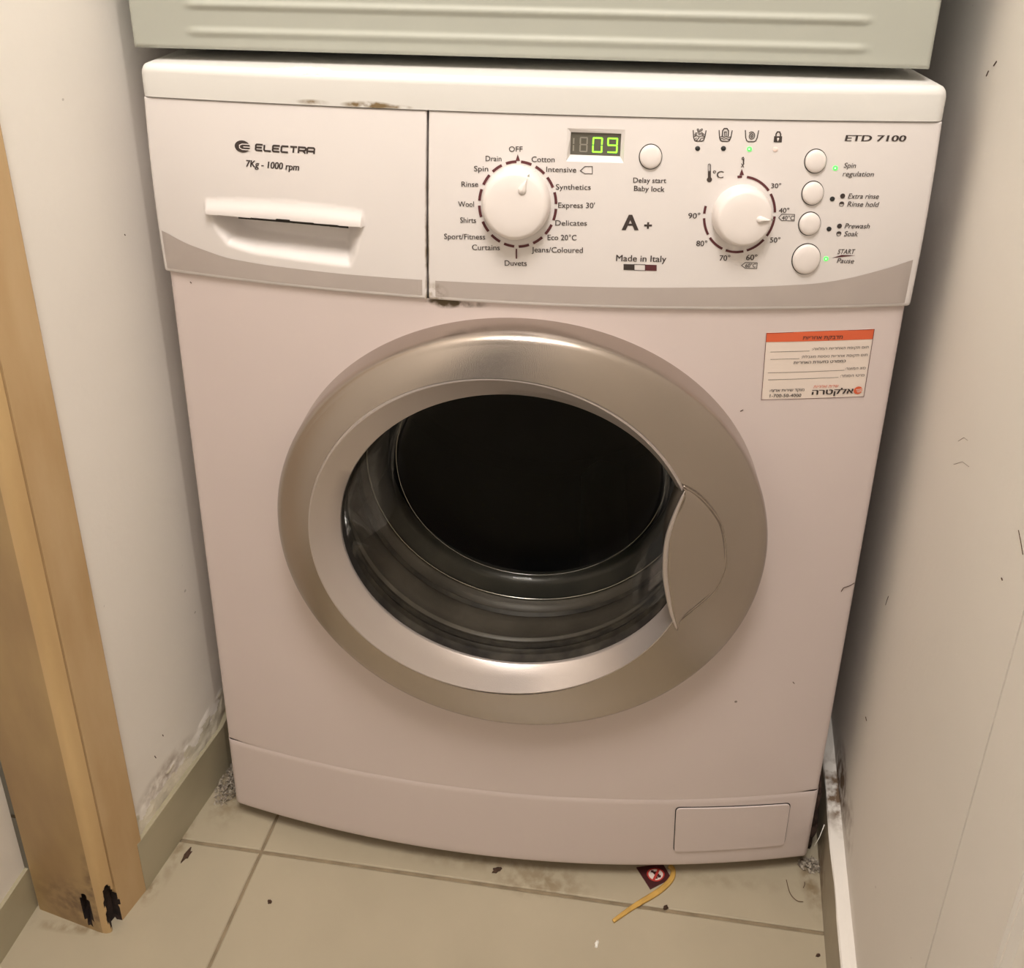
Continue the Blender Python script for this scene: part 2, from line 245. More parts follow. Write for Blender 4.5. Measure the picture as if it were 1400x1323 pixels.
stain(M['lid'], [(-0.118, 0, 0.7795, 0.022, 0.05, 0.0035, 2.0), (-0.16, 0, 0.7800, 0.014, 0.05, 0.0025, 1.1), (-0.095, 0, 0.779, 0.012, 0.05, 0.002, 1.2)], (0.22, 0.15, 0.07))
stain(M['plastic'], [(SEAM_X, -0.02, 0.66, 0.0022, 0.05, 0.13, 1.2), (SEAM_X + 0.006, -0.03, 0.638, 0.010, 0.05, 0.010, 1.6)], (0.25, 0.18, 0.10))
stain(M['band'], [(SEAM_X + 0.006, -0.03, 0.637, 0.012, 0.05, 0.010, 1.8)], (0.16, 0.11, 0.06))
stain(M['skirting_right'], [(0.312, 0.0, 0.0, 0.02, 0.05, 0.045, 1.5)], (0.16, 0.09, 0.04))
stain(M['wall'], [(0.33, 0.03, 0.075, 0.03, 0.05, 0.05, 1.6), (0.315, -0.02, 0.10, 0.03, 0.03, 0.03, 0.5), (-0.345, -0.03, 0.09, 0.03, 0.05, 0.02, 0.8)], (0.20, 0.13, 0.08))
stain(M['wood_dark'], [(-0.40, -0.12, 0.03, 0.06, 0.05, 0.04, 0.7), (-0.378, -0.12, 0.07, 0.012, 0.03, 0.05, 0.8)], (0.10, 0.05, 0.03))

gl = bpy.data.materials.new('clear_glass'); gl.use_nodes = True; nt = gl.node_tree
for n in list(nt.nodes): nt.nodes.remove(n)
o_ = nt.nodes.new('ShaderNodeOutputMaterial'); mx_ = nt.nodes.new('ShaderNodeMixShader'); tr_ = nt.nodes.new('ShaderNodeBsdfTransparent'); gs_ = nt.nodes.new('ShaderNodeBsdfGlossy'); fr_ = nt.nodes.new('ShaderNodeFresnel')
tr_.inputs[0].default_value = (0.80, 0.79, 0.76, 1); gs_.inputs['Roughness'].default_value = 0.04; fr_.inputs[0].default_value = 1.30
fm_ = nt.nodes.new('ShaderNodeMath'); fm_.operation = 'MULTIPLY'; fm_.inputs[1].default_value = 0.45; nt.links.new(fr_.outputs[0], fm_.inputs[0]); nt.links.new(fm_.outputs[0], mx_.inputs[0]); nt.links.new(tr_.outputs[0], mx_.inputs[1]); nt.links.new(gs_.outputs[0], mx_.inputs[2]); nt.links.new(mx_.outputs[0], o_.inputs[0])
M['glass'] = gl

# ---------------------------------------------------------------- the setting
def line_dir(a, b): return (Vector((b[0] - a[0], b[1] - a[1], 0))).normalized()
LW0, LW1 = Vector((-0.3581, -0.0833, 0)), Vector((-0.3290, 0.0331, 0)); LD = (LW1 - LW0).normalized()      # left skirting face on the floor
RW0, RW1 = Vector((0.2952, -0.0843, 0)), Vector((0.3105, 0.0048, 0)); RD = (RW1 - RW0).normalized()        # right skirting face on the floor
LN = Vector((LD.y, -LD.x, 0)); RN = Vector((-RD.y, RD.x, 0))                                           # normals into the niche
SK = 0.1374                                  # the wall straightens behind the machine front
def Lp(s, off=0.0, z=0.0):
    if s <= SK: p = LW0 + LD * s - LN * off
    else: p = LW0 + LD * SK + Vector((0, s - SK, 0)) - LN * off
    return Vector((p.x, p.y, z))
def Rp(s, off=0.0, z=0.0): p = RW0 + RD * s - RN * off; return Vector((p.x, p.y, z))
def slab(name, p, q, n, th, z0, z1, m, parent=None):
    """a vertical board whose face runs p -> q, n points out of the face"""
    b = MB(); n = n * th
    v = [Vector((a.x, a.y, z)) for z in (z0, z1) for a in (p, q, q - n, p - n)]
    b.add(v, [(0, 1, 5, 4), (1, 2, 6, 5), (2, 3, 7, 6), (3, 0, 4, 7), (4, 5, 6, 7), (3, 2, 1, 0)]); return b.build(name, m, parent)

# floor: grout bed plus the tiles as pieces
fb = MB(); fb.box(-1.3, 1.3, -2.2, 0.75, -0.03, -0.0016); floor = structure(fb.build('floor', M['grout']))
GA0 = Vector((-0.339, -0.0290, 0)); DX = Vector((0.6533, -0.0270, 0)).normalized(); DY = Vector((0.0156, 0.1313, 0)).normalized()
G0 = GA0 + DX * 0.0812                     # where the two joints cross
TS = 0.60; GAP = 0.0016
for i in range(-2, 3):
    for j in range(-3, 1):
        a = G0 + DX * (TS * i) + DY * (TS * j)
        c = [a + DX * GAP + DY * GAP, a + DX * (TS - GAP) + DY * GAP, a + DX * (TS - GAP) + DY * (TS - GAP), a + DX * GAP + DY * (TS - GAP)]
        if min(v.x for v in c) > 1.2 or max(v.x for v in c) < -1.2: continue
        b = MB(); e = 0.0012
        ctr = sum(c, Vector()) / 4
        ins = [v + (ctr - v).normalized() * e * 1.4 for v in c]
        vv = [v - Vector((0, 0, 0.006)) for v in c] + [v - Vector((0, 0, 0.0009)) for v in c] + ins
        ff = [(0, 1, 5, 4), (1, 2, 6, 5), (2, 3, 7, 6), (3, 0, 4, 7), (4, 5, 9, 8), (5, 6, 10, 9), (6, 7, 11, 10), (7, 4, 8, 11), (8, 9, 10, 11)]
        b.add(vv, ff); b.build('floor_tile', M['tile'], floor)

# left wall of the niche: fine grid near its foot where the plaster has come loose
def nz(x, y, z): return noise.noise(Vector((x, y, z)))
b = MB(); S0, S1 = 0.004, 0.80; ns = 110
zs = [0.0] + [0.060 + 0.0016 * k for k in range(60)] + [0.165, 0.2, 0.4, 0.8, 1.2, 1.6, 2.0, 2.4]
ss = [S0 + 0.0018 * k for k in range(125)] + [0.24, 0.3, 0.45, 0.8]
def lwall_off(s, z):
    base = 0.0066
    crest = 0.093 + 0.012 * nz(s * 16, 3.1, 0) + 0.004 * nz(s * 70, 1.2, 0) + 0.010 * min(max((s - 0.05) / 0.1, 0), 1)
    t = min(max((crest - z) / 0.004, 0.0), 1.0)
    flake = min(max(nz(s * 55, z * 55, 4.0) * 6, 0), 1)
    d = 0.0011 - 0.0022 * min(max((crest - z) / 0.026, 0), 1) - 0.0010 * flake - 0.0005 * nz(s * 150, z * 150, 1.0) - 0.0009 * min(max((crest + 0.02 - z) / 0.02, 0), 1) * 0
    wave = 0.0008 * nz(s * 25, z * 25, 9) * min(max((0.2 - z) / 0.08, 0), 1)
    return max(base + t * (d - 0.0008) + wave, 0.0012)
for s in ss:
    for z in zs: b.v.append(Lp(s, lwall_off(s, z), z))
nzv = len(zs)
for i in range(len(ss) - 1):
    for k in range(nzv - 1): 
        b.f.append((i * nzv + k, (i + 1) * nzv + k, (i + 1) * nzv + k + 1, i * nzv + k + 1))
        b.mi.append(1 if lwall_off((ss[i] + ss[i + 1]) / 2, (zs[k] + zs[k + 1]) / 2) < 0.0057 and zs[k] < 0.12 else 0)
wl = b.build('wall_left', [M['wall'], M['plaster']], smooth=True); sharp(wl, 50); structure(wl)

b = MB(); sk_ = [0.0055, SK, 0.72]; ring_ = [(0, 0), (0, 0.0650), (0.0006, 0.0655), (0.0064, 0.0655), (0.0064, 0)]
for s_ in sk_:
    for o_f, z_ in ring_: b.v.append(Lp(s_, o_f, z_))
for i in range(2):
    for k in range(5): b.f.append((i * 5 + k, (i + 1) * 5 + k, (i + 1) * 5 + (k + 1) % 5, i * 5 + (k + 1) % 5)); b.mi.append(0)
b.f += [(0, 1, 2, 3, 4), (14, 13, 12, 11, 10)]; b.mi += [0, 0]
structure(b.build('baseboard_left', M['skirting']))
# right wall, thicker skirting with a ledge
wr = slab('wall_right', Rp(-0.150, 0.0125), Rp(0.75, 0.0125), RN, 0.10, 0, 2.4, M['wall']); structure(wr)
slab('wall_face', Rp(-0.2235, 0.0140), Rp(-0.150, 0.0140), RN, 0.09, 0, 2.4, M['wall'], wr)
b = MB()
prof = [(0.0, 0.0), (0.0, 0.0655), (0.0012, 0.0672), (0.008, 0.0685), (0.0126, 0.0700), (0.0126, 0.0)]
n_ = 60
for i in range(n_ + 1):
    s = -0.30 + 0.95 * i / n_
    for k, (o, z) in enumerate(prof):
        b.v.append(Rp(s, o + (0.0012 * nz(s * 20, k, 0) if k in (1, 2) else 0), z + (0.0012 * nz(s * 25, 2.0 * k, 0) if 1 <= k <= 4 else 0)))
for i in range(n_):
    for k in range(5):
        b.f.append((i * 6 + k, i * 6 + k + 1, (i + 1) * 6 + k + 1, (i + 1) * 6 + k)); b.mi.append(0 if k < 1 else 1)
br = b.build('baseboard_right', [M['skirting_right'], M['plaster_trim'] if 'plaster_trim' in M else M['wall']]); structure(br)
# back of the niche, ceiling, and the passage the camera stands in
wb = slab('wall_back', Vector((-0.6, 0.66, 0)), Vector((0.8, 0.66, 0)), Vector((0, -1, 0)), 0.1, 0, 2.4, M['wall']); structure(wb)
b = MB(); b.box(-1.3, 1.3, -2.2, 0.75, 2.4, 2.45); structure(b.build('ceiling', M['ceiling']))
# right: the passage wall steps back twice beyond the niche mouth (door reveal)
t1 = slab('trim_1', Rp(-0.222, 0.0118), Rp(-0.1535, 0.0118), RN, 0.02, 0, 2.1, M['wall']); structure(t1); 
t2 = slab('wall_passage_right', Rp(-1.9, 0.019), Rp(-0.222, 0.019), RN, 0.09, 0, 2.4, M['wall']); structure(t2)

# wooden door casing on the left
A0, A1 = Vector((-0.4508, -0.1030, 0)), Vector((-0.3840, -0.1163, 0))
path = []   # plan profile, front face left to right, rounded corner, return, groove, side strip
def lerp(a, b, t): return a + (b - a) * t
for k in range(25): path.append((lerp(A0, A1, k / 24.0), 1))
cr = [(-0.3800, -0.1168), (-0.3765, -0.11675), (-0.3735, -0.1160), (-0.3712, -0.1142), (-0.3698, -0.1118), (-0.3686, -0.1092), (-0.3677, -0.1068)]
cr2 = []
for k in range(len(cr) - 1): cr2 += [cr[k], ((cr[k][0] + cr[k + 1][0]) / 2, (cr[k][1] + cr[k + 1][1]) / 2)]
cr = cr2 + [cr[-1]]
for x, y in cr: path.append((Vector((x, y, 0)), 2))
for x, y in [(-0.3700, -0.1061), (-0.3702, -0.1053), (-0.3672, -0.1048), (-0.3664, -0.1035)]: path.append((Vector((x, y, 0)), 0))
for k in range(1, 9): path.append((lerp(Vector((-0.3664, -0.1035, 0)), Vector((-0.3558, -0.0738, 0)), k / 8.0), 0))
path.append((Vector((-0.3562, -0.0728, 0)), 0)); path.append((Vector((-0.372, -0.066, 0)), 0)); path.append((Vector((-0.46, -0.066, 0)), 0)); path.append((Vector((-0.4512, -0.1022, 0)), 0))
zz = [0.0014 * k for k in range(64)] + [0.1, 0.13, 0.18, 0.3, 0.45, 0.6, 0.8, 1.1, 1.5, 2.05]
cen = Vector((-0.41, -0.085, 0)); b = MB(); npth = len(path)
sl = [0.0]
for k in range(1, npth): sl.append(sl[-1] + (path[k][0] - path[k - 1][0]).length)
sA = sl[24]; sR = sl[24 + len(cr)]
def rot_depth(k, z):
    s = sl[k]; d = 0.0
    if s > sR + 0.012: return 0.0
    for (s0, z0, rs, rz) in ((sR - 0.002, 0.020, 0.0085, 0.030), (sA - 0.0085, 0.026, 0.0040, 0.024), (sR - 0.006, 0.042, 0.004, 0.020)):
        e = ((s - s0) / rs) ** 2 + ((z - z0) / rz) ** 2 + 0.35 * nz(s * 180, z * 90, 3)
        d = max(d, min(max((1.0 - e) * 2.5, 0), 1))
    return d
for z in zz:
    for k, (p, m_) in enumerate(path):
        d = rot_depth(k, z); q = p + (cen - p).normalized() * (0.009 * d)
        b.v.append(Vector((q.x, q.y, z)))
for i in range(len(zz) - 1):
    for k in range(npth):
        k2 = (k + 1) % npth
        b.f.append((i * npth + k, i * npth + k2, (i + 1) * npth + k2, (i + 1) * npth + k))
        z = (zz[i] + zz[i + 1]) / 2
        w = max(rot_depth(k, z), rot_depth(min(k + 1, npth - 1), z))
        b.mi.append(3 if (w > 0.25 and k2) else (path[k][1] if k2 else 0))
casing = structure(b.build('trim_2', [M['wood'], M['wood_dark'], M['wood_lit_edge'], M['rot']], smooth=True)); sharp(casing, 40)
# wall left of the casing (towards the viewer) with its skirting
PA, PB = Vector((-0.4545, -0.100, 0)), Vector((-0.4600, -0.152, 0)); PD = (PB - PA).normalized(); PN = Vector((-PD.y, PD.x, 0))
if PN.x < 0: PN = -PN
bp_ = slab('baseboard_passage', PA, PA + PD * 1.9, PN, 0.006, 0, 0.053, M['skirting']); structure(bp_)
wp = slab('wall_passage_left', PA - PN * 0.004, PA + PD * 1.9 - PN * 0.004, PN, 0.1, 0, 2.4, M['wall']); structure(wp)

# ---------------------------------------------------------------- stacked appliance above
def pt_in(poly, x, z):
    c = False; n = len(poly); j = n - 1
    for i in range(n):
        xi, zi = poly[i]; xj, zj = poly[j]
        if (zi > z) != (zj > z) and x < (xj - xi) * (z - zi) / (zj - zi + 1e-12) + xi: c = not c
        j = i
    return c
def seg_dist(poly, x, z):
    best = 9; n = len(poly)
    for i in range(n):
        ax, az = poly[i]; bx, bz = poly[(i + 1) % n]; dx, dz = bx - ax, bz - az
        t = max(0, min(1, ((x - ax) * dx + (z - az) * dz) / (dx * dx + dz * dz + 1e-12)))
        d = sqrt((x - ax - t * dx) ** 2 + (z - az - t * dz) ** 2); best = min(best, d)
    return best
YD = 0.022; DXL, DXR, DZ0, DZ1 = -0.3060, 0.2868, 0.8120, 1.64
dryer = empty('stacked_appliance', (-0.01, 0.29, DZ0), 'cream metal appliance with pressed horizontal ridges stacked on top of the washing machine', 'appliance')
b = MB()
def ridge(x, z):
    y = 0.0
    for zr in (0.8260, 0.8462, 0.8664, 0.8866):
        ex = max(abs(x + 0.0105) - 0.2455, 0.0)
        d = sqrt(ex * ex + (z - zr) ** 2)
        if d < 0.0048: y -= 0.0017 * (0.5 + 0.5 * cos(pi * d / 0.0048))
    e = min(x - DXL, DXR - x, z - DZ0)
    r = 0.004
    if e < r: y += r - sqrt(max(r * r - (r - e) ** 2, 0))
    return y
xs = [DXL + 0.0008 * k for k in range(7)] + [DXL + 0.006 + 0.0045 * k for k in range(1, 16)] + [DXL + 0.08 + 0.02 * k for k in range(0, 22)]
xs = [x for x in xs if x < DXR - 0.075] + [DXR - 0.073 + 0.0045 * k for k in range(15)] + [DXR - 0.0048 + 0.0008 * k for k in range(7)]
xs = sorted(set(round(x, 5) for x in xs))
zs2 = [DZ0 + 0.0007 * k for k in range(8)] + [DZ0 + 0.0056 + 0.0011 * k for k in range(1, 80)] + [0.95, 1.0, 1.3, DZ1]
for x in xs:
    for z in zs2: b.v.append(Vector((x, YD + ridge(x, z), z)))
n2 = len(zs2)
for i in range(len(xs) - 1):
    for k in range(n2 - 1): b.f.append((i * n2 + k, (i + 1) * n2 + k, (i + 1) * n2 + k + 1, i * n2 + k + 1)); b.mi.append(0)
b.build('front_panel', M['cream_metal'], dryer, smooth=True)
b = MB(); b.box(DXL + 0.0004, DXR - 0.0004, YD + 0.0042, YD + 0.56, DZ0, DZ1); b.build('cabinet', M['cream_metal'], dryer)
for (x, y) in ((-0.26, 0.09), (0.24, 0.09), (-0.26, 0.5), (0.24, 0.5)):
    b = MB(); b.tube([(x, y, 0.8032), (x, y, DZ0 + 0.001)], 0.018, 16); b.build('foot', M['black'], dryer)

# ---------------------------------------------------------------- washing machine
HW = 0.2975
def ypanel(x, z):
    s = min(max((0.7768 - z) / 0.145, 0), 1)
    return 0.0106 - 0.0038 * s - 0.003 * 4 * s * (1 - s) - (0.0155 + 0.0148 * s) * (1 - (x / HW) ** 2)
def ybody(x, z): return 0.010 * (z - 0.018) / 0.614 - 0.0303 * (1 - (x / HW) ** 2)
W = empty('washing_machine', (0.0, 0.27, 0.0), 'white front-loading washing machine with silver porthole door and green 09 display', 'washing machine')
ZB, ZP, ZL, ZT = 0.0182, 0.6318, 0.7768, 0.8030
BW = 0.2957
def edge_round(d, r):
    return (r - sqrt(max(r * r - (r - d) ** 2, 0))) if d < r else 0.0
# body front with the porthole cut out
PC = (0.000, 0.4310); PR = 0.172
def yb(x, z): return ybody(x, z) + edge_round(BW - abs(x), 0.005) + edge_round(z - ZB, 0.006) * 1.0
def kick(z): return 0.0012 * max(0, 1 - abs(z - 0.1105) / 0.0012)
b = MB(); NA = 160
angs = sorted([2 * pi * k / NA for k in range(NA)] + [atan2(zc - PC[1], xc - PC[0]) % (2 * pi) for xc in (-BW, BW) for zc in (0.1125, ZP)])
def rect_pt(a, z0, z1):
    dx, dz = cos(a), sin(a); t = 1e9
    if dx > 1e-9: t = min(t, (BW - PC[0]) / dx)
    if dx < -1e-9: t = min(t, (-BW - PC[0]) / dx)
    if dz > 1e-9: t = min(t, (z1 - PC[1]) / dz)
    if dz < -1e-9: t = min(t, (z0 - PC[1]) / dz)
    return PC[0] + dx * t, PC[1] + dz * t
ts = [0, 0.1, 0.2, 0.3, 0.4, 0.5, 0.6, 0.7, 0.8, 0.88, 0.94, 0.965, 0.98, 0.99, 1.0]
for a in angs:
    cx_, cz_ = PC[0] + PR * cos(a), PC[1] + PR * sin(a); ex, ez = rect_pt(a, 0.1125, ZP)
    for t in ts:
        x = cx_ + (ex - cx_) * t; z = cz_ + (ez - cz_) * t; b.v.append(Vector((x, yb(x, z), z)))
na, nt_ = len(angs), len(ts)
for i in range(na):
    j = (i + 1) % na
    for k in range(nt_ - 1): b.f.append((i * nt_ + k, i * nt_ + k + 1, j * nt_ + k + 1, j * nt_ + k)); b.mi.append(0)
# extend top edge up behind the control panel and wrap sides
def wrap(xsgn, z0, z1):
    rows = [z0 + (z1 - z0) * k / 12 for k in range(13)]; v = []
    for z in rows:
        y = yb(BW * xsgn, z); v += [(BW * xsgn, y, z), (BW * xsgn, y + 0.03, z), (BW * xsgn, 0.55, z)]
    f = []
    for k in range(12): f += [(k * 3, k * 3 + 1, k * 3 + 4, k * 3 + 3), (k * 3 + 1, k * 3 + 2, k * 3 + 5, k * 3 + 4)]
    b.add(v, f)
wrap(1, ZB, ZP); wrap(-1, ZB, ZP)
for sx in (1, -1): b.box(sx * 0.2935 - 0.002, sx * 0.2935 + 0.002, 0.0215, 0.55, ZP, 0.80)
b.box(-BW, BW, 0.545, 0.55, ZB, 0.80)
b.box(-0.2940, 0.2940, 0.03, 0.546, ZB, ZB + 0.003)
sharp(b.build('front_body', M['enamel'], W, smooth=True), 40)
# kick strip below the seam
b = MB(); xs3 = sorted(set([round(sx * (BW - d), 5) for sx in (-1, 1) for d in (0, .0003, .0008, .0016, .003, .005)] + [round(-0.29 + 0.58 * k / 58, 5) for k in range(59)]))
zs3 = [ZB, ZB + .0004, ZB + .0012, ZB + .0025, ZB + .0042, ZB + .006] + [0.03, 0.05, 0.07, 0.09, 0.105, 0.1118, 0.1124]
for x in xs3:
    for z in zs3: b.v.append(Vector((x, yb(x, z) + (0.0003 if z > 0.1121 else 0), z)))
n3 = len(zs3)
for i in range(len(xs3) - 1):
    for k in range(n3 - 1): b.f.append((i * n3 + k, (i + 1) * n3 + k, (i + 1) * n3 + k + 1, i * n3 + k + 1)); b.mi.append(0)
# underside lip
for i in range(len(xs3) - 1):
    n = len(b.v); b.v += [Vector((xs3[i], 0.05, ZB)), Vector((xs3[i + 1], 0.05, ZB))]; b.f.append((i * n3, n, n + 1, (i + 1) * n3)); b.mi.append(0)
b.build('kick_plate', M['enamel'], W, smooth=True)
for (x, y) in ((-0.25, 0.06), (0.25, 0.06), (-0.25, 0.5), (0.25, 0.5)):
    b = MB(); b.tube([(x, y, 0.0), (x, y, 0.006)], 0.02, 16); b.tube([(x, y, 0.005), (x, y, ZB + 0.002)], 0.008, 12); b.build('foot', M['black'], W)
# service flap
def on_surface_poly(name, poly, fn, off, m, parent, th=0.0004, sub=0):
    """a thin printed or moulded plate that follows a curved front"""
    b = MB(); n = len(poly)
    if sub:
        p2 = []
        for i in range(n):
            a, c = poly[i], poly[(i + 1) % n]
            for k in range(sub): p2.append((a[0] + (c[0] - a[0]) * k / sub, a[1] + (c[1] - a[1]) * k / sub))
        poly = p2; n = len(poly)
    cx_ = sum(p[0] for p in poly) / n; cz_ = sum(p[1] for p in poly) / n
    v = [(x, fn(x, z) - off, z) for x, z in poly] + [(x, fn(x, z) - off + th, z) for x, z in poly] + [(cx_, fn(cx_, cz_) - off, cz_)]
    # inner ring so that wide plates keep the curve
    base = len(v); rings = 5
    for r in range(1, rings):
        for x, z in poly:
            X = x + (cx_ - x) * r / rings; Z = z + (cz_ - z) * r / rings; v.append((X, fn(X, Z) - off, Z))
    f = []
    def ring(r): return 0 if r == 0 else base + (r - 1) * n
    for i in range(n):
        j = (i + 1) % n; f.append((i, j, n + j, n + i))
        for r in range(rings - 1): f.append((ring(r) + i, ring(r + 1) + i, ring(r + 1) + j, ring(r) + j))
        f.append((ring(rings - 1) + i, 2 * n, ring(rings - 1) + j))
    b.add(v, f); return b.build(name, m, parent)
def round_poly(c, r, n=5):
    out = []; N_ = len(c)
    for i in range(N_):
        p, a, q = Vector(c[i - 1]), Vector(c[i]), Vector(c[(i + 1) % N_])
        u = (p - a).normalized() * r; w = (q - a).normalized() * r
        for k in range(n + 1):
            t = k / n; s = (a + u) * (1 - t) ** 2 + a * 2 * t * (1 - t) + (a + w) * t * t; out.append((s.x, s.y))
    return out
def scale_poly(poly, e):
    cx_ = sum(p[0] for p in poly) / len(poly); cz_ = sum(p[1] for p in poly) / len(poly)
    hx = max(abs(p[0] - cx_) for p in poly); hz = max(abs(p[1] - cz_) for p in poly)
    return [(cx_ + (x - cx_) * (1 + e / hx), cz_ + (z - cz_) * (1 + e / hz)) for x, z in poly]
fl_ = round_poly(FLAP, 0.005)
flap = on_surface_poly('service_flap', fl_, lambda x, z: yb(x, z), 0.0016, M['enamel'], W, th=0.003, sub=4)
on_surface_poly('flap_gap', scale_poly(fl_, 0.0008), lambda x, z: yb(x, z), 0.0004, M['gap'], flap, sub=4)

# ---- lid
b = MB(); LW = 0.2982
prof = [(0.0, ZL + 0.0009), (0.0, ZT - 0.0065)] + [(0.0065 * (1 - cos(t)), ZT - 0.0065 + 0.0065 * sin(t)) for t in [pi / 2 * k / 6 for k in range(1, 7)]] + [(0.05, ZT), (0.53, ZT), (0.535, ZT - 0.003), (0.535, ZL + 0.0009)]
xl = sorted(set([round(sx * (LW - d), 5) for sx in (-1, 1) for d in (0, .0006, .0014, .003, .005, .008)] + [round(-0.28 + 0.56 * k / 40, 5) for k in range(41)]))
for x in xl:
    d = LW - abs(x); er = edge_round(d, 0.008)
    for k, (o, z) in enumerate(prof):
        y0 = ypanel(x, ZL) - 0.0012 + er
        y = y0 + o if o < 0.04 else o
        b.v.append(Vector((x, y, z - (er * 0.8 if z > ZT - 0.007 else 0))))
npf = len(prof)
for i in range(len(xl) - 1):
    for k in range(npf - 1): b.f.append((i * npf + k, (i + 1) * npf + k, (i + 1) * npf + k + 1, i * npf + k + 1)); b.mi.append(0)
    b.f.append((i * npf, i * npf + npf - 1, (i + 1) * npf + npf - 1, (i + 1) * npf)); b.mi.append(0)
b.f.append(tuple(range(npf))); b.mi.append(0); b.f.append(tuple((len(xl) - 1) * npf + k for k in range(npf))[::-1]); b.mi.append(0)
sharp(b.build('lid', M['lid'], W, smooth=True), 50)
# flaked white residue on the lid edge
b = MB()
for k in range(90):
    x = -0.186 + 0.00044 * k + random.uniform(-.001, .001); r = random.uniform(0.0008, 0.0021) * (0.5 if k < 22 else 1); t = random.uniform(0.75, 1.75)
    y0 = ypanel(x, ZL) - 0.0012; c_ = Vector((x, y0 + 0.0065 - 0.0065 * cos(min(t, pi / 2)) + max(t - pi / 2, 0) * .012, ZT - 0.0065 + 0.0065 * sin(min(t, pi / 2))))
    N_ = Vector((0, -cos(min(t, pi / 2)), sin(min(t, pi / 2)))); V_ = Vector((0, N_.z, -N_.y)); n_b = 7
    rr = [c_ - N_ * .0004 + Vector((1, 0, 0)) * (r * 1.6 * cos(a) * random.uniform(.7, 1.2)) + V_ * (r * sin(a) * random.uniform(.7, 1.2)) for a in [2 * pi * q / n_b for q in range(n_b)]]
    b.add(rr + [c_ + N_ * (r * 1.1)], [(q, (q + 1) % n_b, n_b) for q in range(n_b)])
tag(b.build('white_residue', M['crumb'], W, smooth=True), 'white powder crust on the lid edge', kind='stuff')

# ---- control panel fascia and drawer front (shared builder)
def fascia(name, x0, x1, m, hole=None, disp=None, step=0.004, extra_x=(), extra_z=()):
    xs = set(); n = int((x1 - x0) / step)
    for k in range(n + 1): xs.add(round(x0 + (x1 - x0) * k / n, 5))
    zz_ = set(); nz_ = int((ZL - ZP) / step)
    for k in range(nz_ + 1): zz_.add(round(ZP + (ZL - ZP) * k / nz_, 5))
    for e in (0.0004, 0.0010, 0.0020, 0.0030):
        zz_.add(round(ZP + e, 5)); zz_.add(round(ZL - e, 5)); xs.add(round(x0 + e, 5)); xs.add(round(x1 - e, 5))
    for e in extra_x: xs.add(round(e, 5))
    for e in extra_z: zz_.add(round(e, 5))
    xs = sorted(xs); zz_ = sorted(zz_); b = MB(); nn = len(zz_)
    def y_(x, z):
        r0 = 0.0035
        e = edge_round(min(x - x0, x1 - x), 0.0012 if True else 0) if not (abs(x0) > .29 and x - x0 < .004 or x1 > .29 and x1 - x < .004) else edge_round(min(x - x0, x1 - x), r0)
        return ypanel(x, z) + e + edge_round(z - ZP, 0.0030) * 0.8 + edge_round(ZL - z, 0.0008) + (disp(x, z) if disp else 0)
    for x in xs:
        for z in zz_: b.v.append(Vector((x, y_(x, z), z)))
    for i in range(len(xs) - 1):
        for k in range(nn - 1):
            xm, zm = (xs[i] + xs[i + 1]) / 2, (zz_[k] + zz_[k + 1]) / 2
            if hole and hole[0] < xm < hole[1] and hole[2] < zm < hole[3]: continue
            b.f.append((i * nn + k, (i + 1) * nn + k, (i + 1) * nn + k + 1, i * nn + k + 1)); b.mi.append(0)
    # skirts
    def skirt(idx):
        base = len(b.v)
        for i in idx: q = b.v[i]; b.v.append(Vector((q.x, max(q.y + 0.012, 0.024), q.z)))
        for k in range(len(idx) - 1): b.f.append((idx[k], idx[k + 1], base + k + 1, base + k)); b.mi.append(0)
    L = len(xs)
    skirt([k for k in range(nn)]); skirt([(L - 1) * nn + k for k in range(nn)]); skirt([i * nn for i in range(L)]); skirt([i * nn + nn - 1 for i in range(L)])
    return sharp(b.build(name, m, W, smooth=True), 50)
g = 0.0008
DI = DISP_IN; DO = DISP_OUT
ox0, ox1, oz0, oz1 = 0.0288, 0.0706, 0.7441, 0.7680
panel = fascia('control_panel', SEAM_X + g, HW, M['plastic'], hole=(ox0, ox1, oz0, oz1), extra_x=(ox0, ox1), extra_z=(oz0, oz1))
panel['label'] = 'white control panel with two dials, display and five round buttons'
# drawer front with lip and pocket
def sstep(t): t = min(max(t, 0), 1); return t * t * (3 - 2 * t)
lipx0, lipx1 = -0.2528, -0.1222
def lip_top(x): t = (x - lipx0) / (lipx1 - lipx0); return 0.6999 + (0.7004 - 0.6999) * t + 0.0036 * (1 - (2 * t - 1) ** 2)
def lip_bot(x): t = (x - lipx0) / (lipx1 - lipx0); return 0.6886 - 0.0006 * t + 0.0010 * (1 - (2 * t - 1) ** 2)
POCK = [p for p in POCKET[:8]] + [(-0.1225, 0.6885), (-0.1859, 0.6898), (-0.2528, 0.6885)]
def drawer_disp(x, z):
    y = 0.0
    if lipx0 < x < lipx1:
        zt, zb = lip_top(x), lip_bot(x)
        if zb <= z <= zt: y -= 0.0045 * (1 - 0.93 * sstep((z - zb) / (zt - zb)) ** 1.5) * sstep(min(x - lipx0, lipx1 - x) / 0.002)
    if pt_in(POCK, x, z):
        ds = seg_dist(POCKET[:8], x, z) if False else min(seg_dist(POCKET[:8] + [(-0.1225, 0.72), (-0.2528, 0.72)], x, z), 1)
        h = sstep(ds / 0.015)
        y += 0.0190 * h
    return y
drawer = fascia('detergent_drawer', -HW, SEAM_X - g, M['plastic'], disp=drawer_disp, step=0.0013, extra_z=(0.6881, 0.6885, 0.6889, 0.6893, 0.6897))
b = MB()
